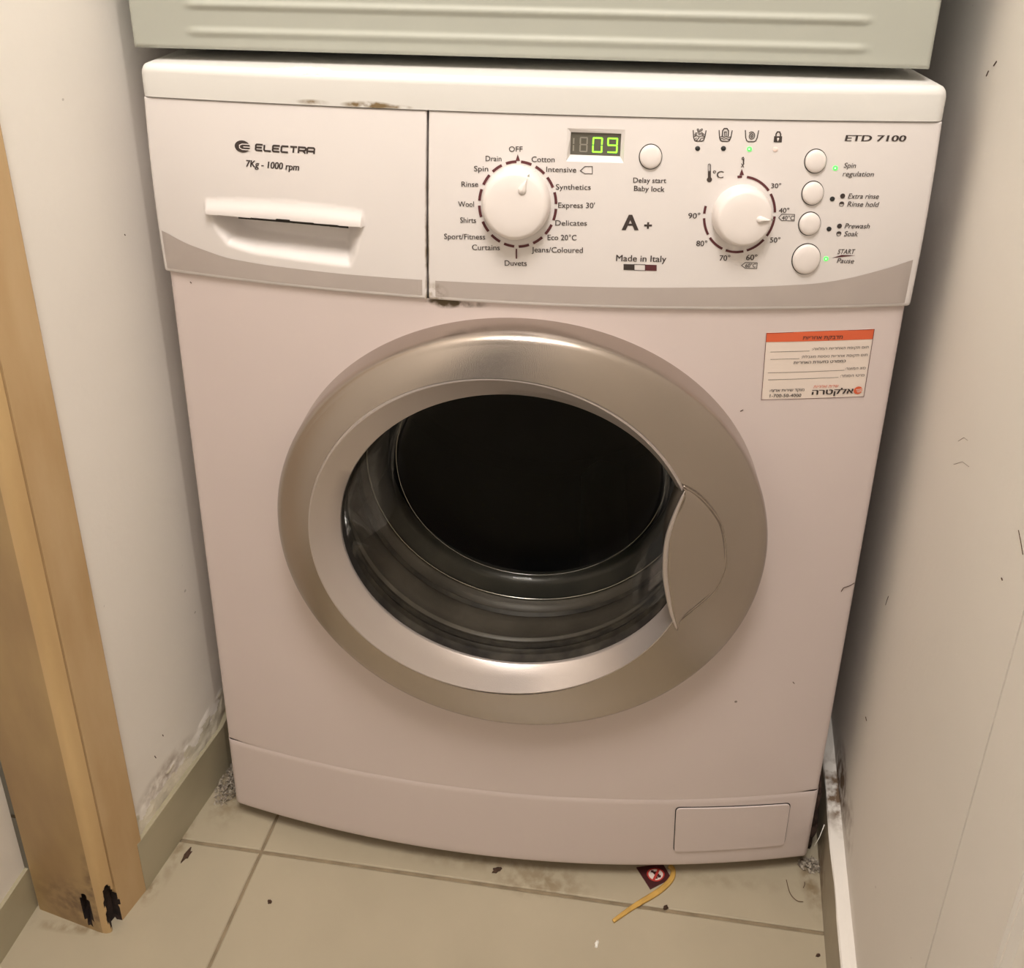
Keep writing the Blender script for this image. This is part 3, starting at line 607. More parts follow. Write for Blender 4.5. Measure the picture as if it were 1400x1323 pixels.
for k in range(12):
    xa = -0.2250 + 0.090 * k / 12; xb = xa + 0.090 / 12
    z = lip_bot(xa) - 0.0034
    b.add([(xa, ypanel(xa, z) + 0.0008, z), (xb, ypanel(xb, z) + 0.0008, z), (xb, ypanel(xb, z) + 0.0008, z + 0.0030), (xa, ypanel(xa, z) + 0.0008, z + 0.0030)], [(0, 1, 2, 3)])
b.build('handle_slot', M['gap'], drawer)

# silver band along the foot of the panel
def band_top(x):
    B = sorted(BAND_TOP)
    B = [(-HW + 0.0004, 0.6712)] + [p for p in B if -0.285 < p[0] < 0.292] + [(HW - 0.0004, 0.6745)]
    for i in range(len(B) - 1):
        if B[i][0] <= x <= B[i + 1][0]:
            t = (x - B[i][0]) / (B[i + 1][0] - B[i][0]); return B[i][1] + (B[i + 1][1] - B[i][1]) * t
    return B[-1][1]
def band(x0, x1, parent):
    b = MB(); n = 60; rows = 7
    for i in range(n + 1):
        x = x0 + (x1 - x0) * i / n; zt = sum(band_top(min(max(x + d, -HW + .0005), HW - .0005)) for d in (-.008, -.004, 0, .004, .008)) / 5; zb = ZP + 0.0038
        e = edge_round(min(x - x0 + .0002, x1 - x + .0002), 0.0035) if (x1 > .29 or x0 < -.29) else 0
        for k in range(rows + 1):
            z = zb + (zt - zb) * k / rows; b.v.append(Vector((x, ypanel(x, z) - 0.0003 + e, z)))
    for i in range(n):
        for k in range(rows): a = i * (rows + 1) + k; b.f.append((a, a + rows + 1, a + rows + 2, a + 1)); b.mi.append(0)
    return b.build('silver_band', M['band'], parent, smooth=True)
band(-HW + 0.0005, SEAM_X - g, drawer); band(SEAM_X + g, HW - 0.0005, panel)

# ---- printing
def outline_mesh(me):
    """fills letter outlines one by one (square Hebrew letters are drawn with overlapping strokes)"""
    from mathutils.geometry import tessellate_polygon
    nb = {}
    for e in me.edges: a, c = e.vertices; nb.setdefault(a, []).append(c); nb.setdefault(c, []).append(a)
    seen = set(); loops = []
    for st in nb:
        if st in seen: continue
        lp = [st]; seen.add(st); cur = st
        while True:
            nx = [q for q in nb[cur] if q not in seen]
            if not nx: break
            cur = nx[0]; seen.add(cur); lp.append(cur)
        if len(lp) > 2: loops.append([me.vertices[q].co.copy() for q in lp])
    bb = [(min(p.x for p in l), min(p.y for p in l), max(p.x for p in l), max(p.y for p in l)) for l in loops]
    inside = lambda i, j: bb[i][0] > bb[j][0] + 1e-4 and bb[i][1] > bb[j][1] + 1e-4 and bb[i][2] < bb[j][2] - 1e-4 and bb[i][3] < bb[j][3] - 1e-4 and pt_in([(p.x, p.y) for p in loops[j]], loops[i][0].x, loops[i][0].y)
    v = []; f = []
    for j, l in enumerate(loops):
        if any(inside(j, k) for k in range(len(loops)) if k != j): continue
        grp = [l] + [loops[i] for i in range(len(loops)) if i != j and inside(i, j)]
        n = len(v); v += [p for g_ in grp for p in g_]; f += [tuple(q + n for q in t) for t in tessellate_polygon(grp)]
    m2 = bpy.data.meshes.new('txt'); m2.from_pydata([tuple(p) for p in v], [], f); m2.update(); return m2
def text_mesh(s, bold):
    hebrew = any('\u0590' < ch < '\u05ff' for ch in s)
    cu = bpy.data.curves.new('txt', 'FONT'); cu.body = s; cu.size = 1.0; cu.resolution_u = 3; cu.offset = bold; cu.fill_mode = 'NONE' if hebrew else 'BOTH'
    o = bpy.data.objects.new('txt', cu); C.objects.link(o)
    dg = bpy.context.evaluated_depsgraph_get(); dg.update()
    me = bpy.data.meshes.new_from_object(o.evaluated_get(dg)); me.materials.clear()
    bpy.data.objects.remove(o); bpy.data.curves.remove(cu)
    return outline_mesh(me) if hebrew else me
CAP = max(v.co.y for v in text_mesh('E', 0).vertices)
def print_text(s, x0, z0, x1, z1, cap, bold, sh, fn, m, parent, off=0.00035, name='lettering'):
    me = text_mesh(s, 0.0); vs = [v.co.copy() for v in me.vertices]
    if not vs: print('EMPTY TEXT', s); return
    a, c = min(v.x for v in vs), max(v.x for v in vs); ky = cap / CAP
    dx, dz = x1 - x0, z1 - z0; L_ = sqrt(dx * dx + dz * dz)
    for v in me.vertices:
        u = (v.co.x - a) / (c - a); h = v.co.y * ky
        if sh: u = u * (1 - sh * cap / L_)
        X = x0 + dx * u + h * sh + (-dz / L_) * h; Z = z0 + dz * u + (dx / L_) * h
        v.co = (X, fn(X, Z) - off, Z)
    if bold:
        b2 = bmesh.new(); b2.from_mesh(me); w = bold * ky * 1.3; geo = b2.verts[:] + b2.edges[:] + b2.faces[:]
        for q_ in (-w, w):
            r = bmesh.ops.duplicate(b2, geom=geo); bmesh.ops.translate(b2, verts=[g_ for g_ in r['geom'] if isinstance(g_, bmesh.types.BMVert)], vec=(q_, 0.00003 if q_ > 0 else -0.00003, 0))
        b2.to_mesh(me); b2.free()
    me.name = name; me.update()
    return link(name, me, m, parent)
def stroke(pts, w, fn, m, parent, name, off=0.00035, closed=False):
    """flat printed line of width w through surface points"""
    b = MB(); stroke_into(b, pts, w, fn, off, closed); return b.build(name, m, parent)
def stroke_into(b, pts, w, fn, off=0.00035, closed=False):
    n = len(pts); v = []
    for i in range(n):
        p = Vector(pts[i]); a = Vector(pts[(i - 1) % n] if (closed or i > 0) else pts[i]); c = Vector(pts[(i + 1) % n] if (closed or i < n - 1) else pts[i])
        t1 = (p - a).normalized() if (p - a).length > 0 else (c - p).normalized(); t2 = (c - p).normalized() if (c - p).length > 0 else t1
        nn = Vector((-(t1 + t2).y, (t1 + t2).x)).normalized(); k = 1 / max(nn.dot(Vector((-t1.y, t1.x))), 0.5)
        for s in (-1, 1): q = p + nn * (s * w / 2 * k); v.append((q.x, fn(q.x, q.y) - off, q.y))
    f = [(2 * i, 2 * i + 1, 2 * i + 3, 2 * i + 2) for i in range(n - 1)]
    if closed: f.append((2 * n - 2, 2 * n - 1, 1, 0))
    b.add(v, f)
for t_ in PANEL_TEXT:
    if t_[0] == '+':
        xa, za, xb, zb_, cp_ = t_[1:6]; b = MB(); xm_ = (xa + xb) / 2; b_ = cp_
        stroke_into(b, [(xa, za + b_ / 2), (xb, zb_ + b_ / 2)], 0.0015, ypanel); stroke_into(b, [(xm_, za), (xm_, za + b_)], 0.0015, ypanel); b.build('plus_sign', M['ink'], panel); continue
    par = drawer if t_[0].startswith('7Kg') else panel
    o = print_text(*t_, ypanel, M['ink'], par)
    if o: o['label'] = 'dark printed word ' + t_[0] if t_[0][0].isalpha() else 'dark printed ' + t_[0]
def disc_into(b, cx_, cz_, rx, rz, fn, off, n=20, a0=0, a1=2 * pi):
    v = [(cx_, fn(cx_, cz_) - off, cz_)]
    for k in range(n + 1):
        a = a0 + (a1 - a0) * k / n; x, z = cx_ + rx * cos(a), cz_ + rz * sin(a); v.append((x, fn(x, z) - off, z))
    b.add(v, [(0, k, k + 1) for k in range(1, n + 1)])
def arc_pts(cx_, cz_, rx, rz, a0, a1, n=12):    # angles clockwise from the top, degrees
    return [(cx_ + rx * sin(radians(a0 + (a1 - a0) * k / n)), cz_ + rz * cos(radians(a0 + (a1 - a0) * k / n))) for k in range(n + 1)]
def ell(q):   # centre, +x point, +z point, -z point
    cz_ = (q[2][1] + q[3][1]) / 2; return q[0][0], cz_, abs(q[1][0] - q[0][0]), (q[2][1] - q[3][1]) / 2
# programme dial scale
cx_, cz_, rx, rz = ell(DIAL); rx -= 0.0004; DC = (cx_, cz_, rx, rz)
b = MB()
for k in range(16):
    a = k * 22.5; stroke_into(b, arc_pts(cx_, cz_, rx, rz, a + 3.4, a + 19.3, 6), 0.0020, ypanel)
t_ = DIAL_TRI; b.add([(x, ypanel(x, z) - 0.00035, z) for x, z in t_], [(0, 1, 2)])
stroke_into(b, DIAL_BAR, 0.0011, ypanel)
b.build('program_scale', M['maroon'], panel)
stroke(TAG_INT, 0.0005, ypanel, M['ink'], panel, 'tag_symbol', closed=True)
stroke(TAG40, 0.00045, ypanel, M['ink'], panel, 'tag_symbol', closed=True)
stroke(TAG60, 0.00045, ypanel, M['ink'], panel, 'tag_symbol', closed=True)
# temperature dial scale
cx_, cz_, rx, rz = ell(TEMP); TCn = (cx_, cz_, rx, rz)
b = MB()
for a0, a1 in TEMP_ARCS:
    if a1 < a0: a1 += 360
    stroke_into(b, arc_pts(cx_, cz_, rx, rz, a0, a1, 10), 0.0018, ypanel)
t_ = TEMP_TRI; b.add([(x, ypanel(x, z) - 0.00035, z) for x, z in t_], [(0, 1, 2)])
b.build('temperature_scale', M['maroon'], panel)
# flag
fl = FLAG
for nme, m_, q in (('flag_green_black', M['ink'], (0, 1, 6, 7)), ('flag_maroon', M['maroon'], (2, 3, 4, 5))):
    b = MB(); b.add([(fl[i][0], ypanel(*fl[i]) - 0.00035, fl[i][1]) for i in q], [(0, 1, 2, 3)]); b.build('flag_stripe', m_, panel)
stroke([fl[1], fl[2], fl[5], fl[6]], 0.0004, ypanel, M['ink'], panel, 'flag_stripe', closed=True)
# wedge between START and Pause, dots
b = MB(); b.add([(x, ypanel(x, z) - 0.00035, z) for x, z in WEDGE], [(0, 1, 2, 3)]); b.build('wedge_mark', M['maroon'], panel)
for i, (x, z) in enumerate(DOTS):
    b = MB()
    if i in (0, 2): disc_into(b, x, z, 0.00185, 0.0019, ypanel, 0.00035)
    else:
        stroke_into(b, arc_pts(x, z, 0.00165, 0.0017, 0, 345, 20), 0.0004, ypanel, closed=True); disc_into(b, x, z, 0.0016, 0.0017, ypanel, 0.0004, 12, 0, pi)
    b.build('legend_dot', M['ink'], panel)
# status icons
def icon_box(i): (x0, z0), (x1, z1) = ICONS[i]; return x0, z0, x1 - x0, z1 - z0
def IC(i, l): x0, z0, w, h = icon_box(i); return [(x0 + u * w, z0 + v * h) for u, v in l]
tub = [(0.0, 1.0), (0.07, 0.35), (0.16, 0.08), (0.30, 0.0), (0.70, 0.0), (0.84, 0.08), (0.93, 0.35), (1.0, 1.0)]
b = MB(); stroke_into(b, IC(0, tub), 0.0007, ypanel)
stroke_into(b, IC(0, [(0.08, 0.42), (0.3, 0.50), (0.5, 0.40), (0.7, 0.50), (0.92, 0.42)]), 0.0005, ypanel)
for u, v in [(0.25, .7), (0.42, .85), (0.55, .95), (0.68, .72), (0.5, .66), (0.36, 1.05), (0.66, 1.06), (0.8, .62), (.2, .58)]:
    x, z = IC(0, [(u, v)])[0]; stroke_into(b, arc_pts(x, z, 0.0006, 0.0006, 0, 330, 8), 0.0004, ypanel, closed=True)
for u, v in [(0.25, .22), (0.45, .25), (0.65, .22), (0.8, .28), (.35, .1), (.58, .1)]:
    stroke_into(b, IC(0, [(u - .05, v - .05), (u + .05, v + .08)]), 0.0006, ypanel)
b.build('wash_icon', M['ink'], panel)
b = MB(); stroke_into(b, IC(1, tub), 0.0007, ypanel)
for v in (0.36, 0.18): stroke_into(b, IC(1, [(0.08, v), (0.25, v + .08), (0.42, v), (0.58, v + .08), (0.75, v), (0.92, v + .05)]), 0.0005, ypanel)
stroke_into(b, IC(1, [(0.27, 0.45), (0.27, 0.95), (0.38, 1.15), (0.6, 1.15), (0.72, 0.95), (0.72, 0.45)]), 0.0008, ypanel)
stroke_into(b, IC(1, [(0.42, 0.45), (0.42, 0.85), (0.56, 0.85), (0.56, 0.45)]), 0.0006, ypanel)
b.build('rinse_icon', M['ink'], panel)
b = MB(); stroke_into(b, IC(2, tub), 0.0007, ypanel)
sp = [(0.5 + 0.045 * a / 1.5 * cos(a) * 0.62, 0.5 + 0.045 * a / 1.5 * sin(a) * 0.85) for a in [0.6 * k for k in range(26)]]
stroke_into(b, IC(2, sp), 0.0006, ypanel); b.build('spin_icon', M['ink'], panel)
b = MB(); stroke_into(b, IC(3, [(0.22, 0.5), (0.22, 0.78), (0.36, 0.98), (0.64, 0.98), (0.78, 0.78), (0.78, 0.5)]), 0.0010, ypanel)
q = IC(3, [(0, 0), (1, 0), (1, .58), (0, .58)]); b.add([(x, ypanel(x, z) - 0.00035, z) for x, z in q], [(0, 1, 2, 3)])
lk = b.build('lock_icon', M['ink'], panel)
b = MB(); q = IC(3, [(0.5, 0.34)])[0]; disc_into(b, q[0], q[1], 0.0008, 0.0008, ypanel, 0.0006, 10); stroke_into(b, IC(3, [(0.5, 0.36), (0.5, 0.12)]), 0.0006, ypanel, 0.0006)
b.build('keyhole', M['plastic_bright'], panel)
(x0, z0), (x1, z1) = TAP; w_, h_ = x1 - x0, z1 - z0
b = MB(); tp = lambda l: [(x0 + u * w_, z0 + v * h_) for u, v in l]
stroke_into(b, tp([(0.1, .75), (0.2, .95), (0.55, 1.0), (0.8, .85), (0.8, .4), (0.6, .3)]), 0.0005, ypanel)
stroke_into(b, tp([(0.35, .7), (0.4, .82), (0.6, .8), (0.62, .4)]), 0.0004, ypanel)
stroke_into(b, tp([(0.1, 0.0), (1.0, .38)]), 0.0005, ypanel); stroke_into(b, tp([(0.1, .38), (0.95, 0.0)]), 0.0005, ypanel)
b.build('tap_icon', M['ink'], panel)
(x0, z0), (x1, z1) = THERMO
b = MB(); disc_into(b, x0, z0, 0.0019, 0.0019, ypanel, 0.00035)
stroke_into(b, [(x0, z0), (x0 + (x1 - x0) * .55, z0 + (z1 - z0) * .55)], 0.0019, ypanel)
stroke_into(b, [(x0 - .0009, z0), (x1 - .0009, z1 - .0008), (x1 - .0004, z1), (x1 + .0004, z1), (x1 + .0009, z1 - .0008), (x0 + .0009, z0)], 0.0004, ypanel)
for k in range(4): z = z0 + (z1 - z0) * (.6 + .1 * k); stroke_into(b, [(x1 - .0001, z), (x1 + .0008, z)], 0.0003, ypanel)
b.build('thermometer_icon', M['ink'], panel)
# maker's name, drawn with strokes: oval emblem with a folded bar, and wide square letters
(lx0, lz0), (lx1, lz1), (_, lzt), (_, lzb) = LOGO
b = MB(); lcx, lcz = (lx0 + lx1) / 2, (lzt + lzb) / 2; lrx, lrz = (lx1 - lx0) / 2, (lzt - lzb) / 2
disc_into(b, lcx, lcz, lrx, lrz, ypanel, 0.00035, 36); b.build('emblem', M['ink'], drawer)
b = MB()
for l in ([(1.05, .42), (0.0, .42), (-.35, .2), (-.35, -.25), (0.0, -.48), (1.05, -.48)], [(0.15, -.03), (1.05, -.03)]):
    stroke_into(b, [(lcx + u * lrx, lcz + v * lrz) for u, v in l], 0.0007, ypanel, 0.0006)
b.build('emblem_bar', M['plastic_bright'], drawer)
G = {'E': [[(1, 1), (.12, 1), (0, .85), (0, .15), (.12, 0), (1, 0)], [(0, .5), (.9, .5)]], 'L': [[(0, 1), (0, .15), (.12, 0), (1, 0)]], 'C': [[(1, 1), (.12, 1), (0, .85), (0, .15), (.12, 0), (1, 0)]],
     'T': [[(0, 1), (1, 1)], [(.5, 1), (.5, 0)]], 'R': [[(0, 0), (0, 1), (.88, 1), (1, .85), (1, .6), (.88, .45), (0, .45)], [(.6, .45), (1, 0)]], 'A': [[(0, 0), (0, .85), (.12, 1), (.88, 1), (1, .85), (1, 0)], [(0, .42), (1, .42)]]}
(ex0, ez0), (ex1, ez1), (_, ezt) = ELECTRA; cap = ezt - ez0 - 0.0008; wl_ = (ex1 - ex0) / 7
for k, ch in enumerate('ELECTRA'):
    b = MB()
    for l in G[ch]:
        stroke_into(b, [(ex0 + wl_ * k + u * wl_ * .80 + .0005 + .12 * v * cap, ez0 + (ez1 - ez0) * (k + u) / 7 + v * cap + .0004) for u, v in l], 0.00135, ypanel)
    b.build('brand_letter', M['ink'], drawer)

# ---- display: recessed bevel, dark window, segment digits
zo = lambda x, z: ypanel(x, z)
b = MB(); O = [(ox0, oz1), (ox1, oz1), (ox1, oz0), (ox0, oz0)]; ix0, ix1, iz0, iz1 = 0.0316, 0.0680, 0.7475, 0.7648
I = [(ix0, iz1), (ix1, iz1), (ix1, iz0), (ix0, iz0)]
YW = ypanel(0.05, 0.756) + 0.0040
b.add([(x, ypanel(x, z), z) for x, z in O] + [(x, YW - 0.001, z) for x, z in I] + [(x, YW + 0.001, z) for x, z in I],
      [(k, (k + 1) % 4, 4 + (k + 1) % 4, 4 + k) for k in range(4)] + [(4 + k, 4 + (k + 1) % 4, 8 + (k + 1) % 4, 8 + k) for k in range(4)])
disp = b.build('display_bezel', M['plastic'], W)
b = MB(); b.box(ix0 - .0002, ix1 + .0002, YW, YW + 0.002, iz0 - .0002, iz1 + .0002); win = b.build('display_window', M['display'], disp)
SEG = {'0': 'abcdef', '9': 'abcdfg', '8': 'abcdefg', '1': 'bc', 'g': 'g', 'e': 'e'}
def digit(q, segs, m_):
    xl, xr = q[0][0], q[1][0]; zt, zb = q[0][1], q[3][1]; w = 0.00105; b = MB(); yy = YW - 0.00015; zm = (zt + zb) / 2; g_ = 0.0004
    R_ = {'a': (xl + g_, xr - g_, zt - w, zt), 'd': (xl + g_, xr - g_, zb, zb + w), 'g': (xl + g_, xr - g_, zm - w / 2, zm + w / 2),
         'f': (xl, xl + w, zm + g_, zt - g_), 'b': (xr - w, xr, zm + g_, zt - g_), 'e': (xl, xl + w, zb + g_, zm - g_), 'c': (xr - w, xr, zb + g_, zm - g_)}
    for s in segs:
        a, c, d, e = R_[s]; b.add([(a, yy, d), (c, yy, d), (c, yy, e), (a, yy, e)], [(0, 1, 2, 3)])
    return b.build('digit', m_, disp)
def shr(q, dz=0.0): return [(x, z) for x, z in q]
digit(DIGITS[0], 'bc', M['ghost']); digit(DIGITS[1], 'abcdefg', M['ghost'])
tag(digit(DIGITS[2], 'abcdef', M['digit']), 'lit green digit 0'); tag(digit(DIGITS[3], 'abcdfg', M['digit']), 'lit green digit 9')

# ---- round buttons, indicator lights, dials
def lathe(name, cx_, cz_, prof, m_, parent, fn=ypanel, n=48, ex=1.0, ez=1.0, smooth=True, tilt=True):
    """prof = (radius factor in metres, outward height); axis square to the front at that spot"""
    b = MB(); y0 = fn(cx_, cz_); sx = (fn(cx_ + .005, cz_) - fn(cx_ - .005, cz_)) / .01; sz = (fn(cx_, cz_ + .005) - fn(cx_, cz_ - .005)) / .01
    if not tilt: sx = sz = 0
    N = Vector((sx, -1, sz)).normalized(); U_ = Vector((1, sx, 0)).normalized(); V_ = N.cross(U_) * -1
    if V_.z < 0: V_ = -V_
    o = Vector((cx_, y0, cz_)); m = len(prof)
    for k in range(n):
        a = 2 * pi * k / n
        for r, h in prof: b.v.append(o + U_ * (r * ex * cos(a)) + V_ * (r * ez * sin(a)) + N * h)
    for k in range(n):
        j = (k + 1) % n
        for q in range(m - 1): b.f.append((k * m + q, j * m + q, j * m + q + 1, k * m + q + 1)); b.mi.append(0)
    if prof[-1][0] > 1e-6: b.f.append(tuple(k * m + m - 1 for k in range(n))); b.mi.append(0)
    return sharp(b.build(name, m_, parent, smooth), 60), o, U_, V_, N
def button(q, label):
    cx_, cz_, rx, rz = ell(q); k = rz / rx
    r = rx
    pr = [(r, -0.001), (r, 0.0012), (r * .97, 0.0019), (r * .85, 0.0026), (r * .6, 0.0031), (r * .3, 0.0033), (0.00001, 0.0034)]
    o = lathe('button', cx_, cz_, pr, M['plastic_bright'], W, ez=k)[0]; o['label'] = label
    lathe('button_gap', cx_, cz_, [(r + 0.0006, -0.001), (r + 0.0006, 0.0003), (r - 0.0002, 0.0003)], M['gap'], o, ez=k)
    return o
button(BTN_DELAY, 'round white button above the words Delay start')
for q, l in zip(BTNS, ('round white Spin regulation button', 'round white Extra rinse button', 'round white Prewash button', 'larger round white START Pause button')): button(q, l)
def led(x, z, kind_):
    m_ = {'g': M['led_on'], 'd': M['black'], 'p': M['pink_led']}[kind_]
    o = lathe('indicator_light', x, z, [(0.0018, -.0005), (0.0018, 0.0004), (0.0010, 0.0008), (0.00001, 0.0009)], m_, W, n=20)[0]
    o['label'] = {'g': 'lit green indicator light', 'd': 'unlit dark indicator light', 'p': 'pale unlit indicator light'}[kind_]
    if kind_ == 'g': lathe('light_core', x - 0.0003, z, [(0.0008, 0.0007), (0.00001, 0.0012)], M['led_core'], o, n=12)
for (x, z), k in zip(LEDS_TOP, 'ddgp'): led(x, z, k)
for (x, z), k in zip(LEDS_SIDE, 'gddg'): led(x, z, k)
def dial(name, cx_, cz_, r, h, ang_deg, label, ex=1.0, ez=1.0):
    pr = [(r * 1.0, -0.001), (r * 1.0, 0.003), (r * .975, 0.006), (r * .93, h * .78), (r * .88, h * .92), (r * .80, h * .985), (r * .5, h * 1.03), (r * .25, h * 1.045), (0.00001, h * 1.05)]
    o, p, U_, V_, N = lathe(name, cx_, cz_, pr, M['plastic_bright'], W, n=72, ex=ex, ez=ez); o['label'] = label
    # raised teardrop pointer
    a = radians(ang_deg); T = U_ * sin(a) * ex + V_ * cos(a) * ez; S = U_ * cos(a) * ex - V_ * sin(a) * ez
    b = MB(); prof_ = []
    for k in range(28):
        t = 2 * pi * k / 28; w = r * .115 * sin(t) * (1 if cos(t) < 0 else (1 - cos(t)) ** .8); l = r * (.50 + (.13 * cos(t) if cos(t) < 0 else .30 * cos(t)))
        prof_.append((w, l))
    n = len(prof_); v = []
    for s, hh in ((1.12, h * .99), (1.0, h * 1.04 + .0007), (.6, h * 1.04 + .0017), (.0, h * 1.04 + .0021)):
        v += [p + S * (w * s) + T * (r * .50 + (l - r * .50) * s) + N * (hh) for w, l in prof_]
    f = [(q * n + k, q * n + (k + 1) % n, (q + 1) * n + (k + 1) % n, (q + 1) * n + k) for q in range(3) for k in range(n)]
    b.add(v, f); b.build('pointer', M['plastic_bright'], o, smooth=True)
    b = MB(); e = p + T * (r * .90) + N * (h * .93)
    b.add([e - S * .0009 - T * .0006 + N * .0003, e + S * .0009 - T * .0006 + N * .0003, e + T * .0014 - N * .0004], [(0, 1, 2)]); b.build('pointer_mark', M['ghost'], o)
    return o
dial('program_dial', -0.0067, 0.7128, 0.0256, 0.0150, 24, 'larger white programme dial with its pointer just right of the top', ez=1.08)
dial('temperature_dial', 0.1583, 0.7078, 0.0216, 0.0120, 91, 'smaller white temperature dial with its pointer to the right', ez=1.06)

# ---- warranty sticker
fnb = lambda x, z: yb(x, z)
sq = [Vector(p) for p in STICKER]
st = on_surface_poly('warranty_sticker', STICKER, fnb, 0.0003, M['paper'], W, th=0.0003, sub=12)
st['label'] = 'small paper warranty sticker with an orange header and Hebrew print'
on_surface_poly('header_band', STICKER_BAND, fnb, 0.00055, M['orange'], st, th=0.0001, sub=12)
stroke(STICKER, 0.0004, fnb, M['maroon'], st, 'sticker_border', 0.0010, closed=True)
for l in STICKER_LINES: stroke([tuple(Vector(l[0]).lerp(Vector(l[1]), k / 6)) for k in range(7)], 0.0003, fnb, M['ink'], st, 'blank_line', 0.0006)
for i, t_ in enumerate(STICKER_TEXT):
    print_text(*t_, fnb, M['orange'] if i == 6 else M['ink'], st, off=0.0008)
b = MB(); (sx_, sz_), (sx2, _) = STICKER_LOGO; disc_into(b, sx_, sz_, 0.0036, 0.0035, fnb, 0.0007, 24); b.build('round_logo', M['orange'], st)
b = MB()
for k, v in enumerate((0.0012, 0.0, -0.0012)): stroke_into(b, [(sx_ - .0018 + .0006 * k, sz_ + v - .0004), (sx_ + .001, sz_ + v - .0002), (sx_ + .0038, sz_ + v + .0008)], 0.00045, fnb, 0.0009)
b.build('logo_stripe', M['paper'], st)

# ---- porthole: door ring, inner ring, handle, glass, gasket, drum
YF = -0.0303
def circ_loft(name, rings, m_, parent, n=144, smooth=True, follow=0.0, ang=35):
    """rings = (cx, cz, r, protrusion)"""
    b = MB()
    for k in range(n):
        a = 2 * pi * k / n
        for rg in rings:
            cx_, cz_, r, p_ = rg[:4]; x, z = cx_ + r * cos(a), cz_ + r * sin(a) * (rg[4] if len(rg) > 4 else 1); b.v.append(Vector((x, YF - p_ + follow * 0.0303 * (x / HW) ** 2, z)))
    m = len(rings)
    for k in range(n):
        j = (k + 1) % n
        for q in range(m - 1): b.f.append((k * m + q, k * m + q + 1, j * m + q + 1, j * m + q)); b.mi.append(0)
    return sharp(b.build(name, m_, parent, smooth), ang)
OC = (-0.0004, 0.4225); LCc = (-0.0131, 0.4344); IC_ = (-0.0035, 0.4315); EO = 0.1358 / 0.1432; QZ = 0.1971 / 0.2035
rings = [(*OC, 0.2035, -0.022, QZ), (*OC, 0.2037, 0.010, QZ), (*OC, 0.2033, 0.0135, QZ), (*OC, 0.2020, 0.0165, QZ), (*OC, 0.2000, 0.0187, QZ), (*OC, 0.1975, 0.0200, QZ)]
for t in (0.05, 0.12, 0.25, 0.4, 0.6, 0.8, 1.0):
    rings.append((OC[0] + (LCc[0] - OC[0]) * t, OC[1] + (LCc[1] - OC[1]) * t, 0.1975 + (0.1562 - 0.1975) * t, 0.0200 + 0.0150 * t - 0.0035 * t * t, QZ + (1 - QZ) * t))
door = circ_loft('porthole_door', rings, M['ring'], W, follow=0.5, ang=50); door['label'] = 'round silver plastic porthole door frame'
circ_loft('inner_ring', [(*LCc, 0.1562, 0.0289), (*LCc, 0.1556, 0.0312), (*LCc, 0.1545, 0.0314), (-0.0083, 0.433, 0.1490, 0.0235, 0.974), (*IC_, 0.1436, 0.0162, EO), (*IC_, 0.1430, 0.0150, EO), (*IC_, 0.1429, 0.0135, EO)], M['ring_inner'], door, ang=30)
# handle: leaf-shaped dished grip bridging the ring and the glass
HL = [(0.1274, 0.5044), (0.1215, 0.482), (0.1180, 0.4630), (0.1172, 0.4450), (0.1183, 0.425), (0.1222, 0.4036), (0.1262, 0.386), (0.1323, 0.3689)]
HR = [(0.1274, 0.5044), (0.1400, 0.4955), (0.1520, 0.4820), (0.1612, 0.4655), (0.1668, 0.4380), (0.1655, 0.4190), (0.1575, 0.3990), (0.1323, 0.3689)]
b = MB(); nh, nw = len(HL), 12
def hy(u, v, x): return YF - (0.0396 - 0.0070 * u - 0.0005 * sin(pi * u) * sin(pi * v)) + 0.5 * 0.0303 * (x / HW) ** 2
def cat(P, t):
    n = len(P) - 1; f = t * n; i = min(int(f), n - 1); t = f - i
    p0, p1, p2, p3 = (Vector(P[max(i - 1, 0)]), Vector(P[i]), Vector(P[i + 1]), Vector(P[min(i + 2, n)]))
    return 0.5 * ((2 * p1) + (p2 - p0) * t + (2 * p0 - 5 * p1 + 4 * p2 - p3) * t * t + (3 * p1 - p0 - 3 * p2 + p3) * t ** 3)
NV = 28
for i in range(NV + 1):
    v = i / NV; a, c = cat(HL, v), cat(HR, v)
    b.v.append(Vector((a.x + 0.0006, YF - 0.010, a.y)))
    b.v.append(Vector((a.x - 0.0002, hy(0, v, a.x) + 0.002, a.y))); b.v.append(Vector((a.x + 0.0008, hy(0, v, a.x) + 0.0004, a.y)))
    for k in range(nw + 1):
        u = k / nw; x = a.x + 0.0022 * (1 - u) + (c.x - a.x - 0.0022) * u if c.x - a.x > .003 else a.x + (c.x - a.x) * u; b.v.append(Vector((x, hy(u, v, x), a.y + (c.y - a.y) * u)))
    b.v.append(Vector((c.x + .0003, YF - 0.018, c.y)))
m = nw + 5
for i in range(NV):
    for k in range(m - 1): b.f.append((i * m + k, (i + 1) * m + k, (i + 1) * m + k + 1, i * m + k + 1)); b.mi.append(0)
h_ = b.build('door_handle', M['ring'], door, smooth=True); sharp(h_, 40); h_['label'] = 'leaf-shaped silver grip on the right of the door'
b = MB(); b.tube([Vector((cat(HL, t).x + 0.0004, hy(0, t, cat(HL, t).x) + 0.0008, cat(HL, t).y)) for t in [k / 24 for k in range(25)]], [0.0003 + 0.0019 * sin(pi * k / 24) ** .5 for k in range(25)], 8)
b.build('grip_edge', M['ring_inner'], door, smooth=True)
b = MB(); b.tube([Vector((cat(HR, t).x, hy(1, t, cat(HR, t).x) - 0.0001, cat(HR, t).y)) for t in [k / 28 for k in range(29)]], 0.0005, 6)
b.build('grip_edge', M['ring'], door, smooth=True)
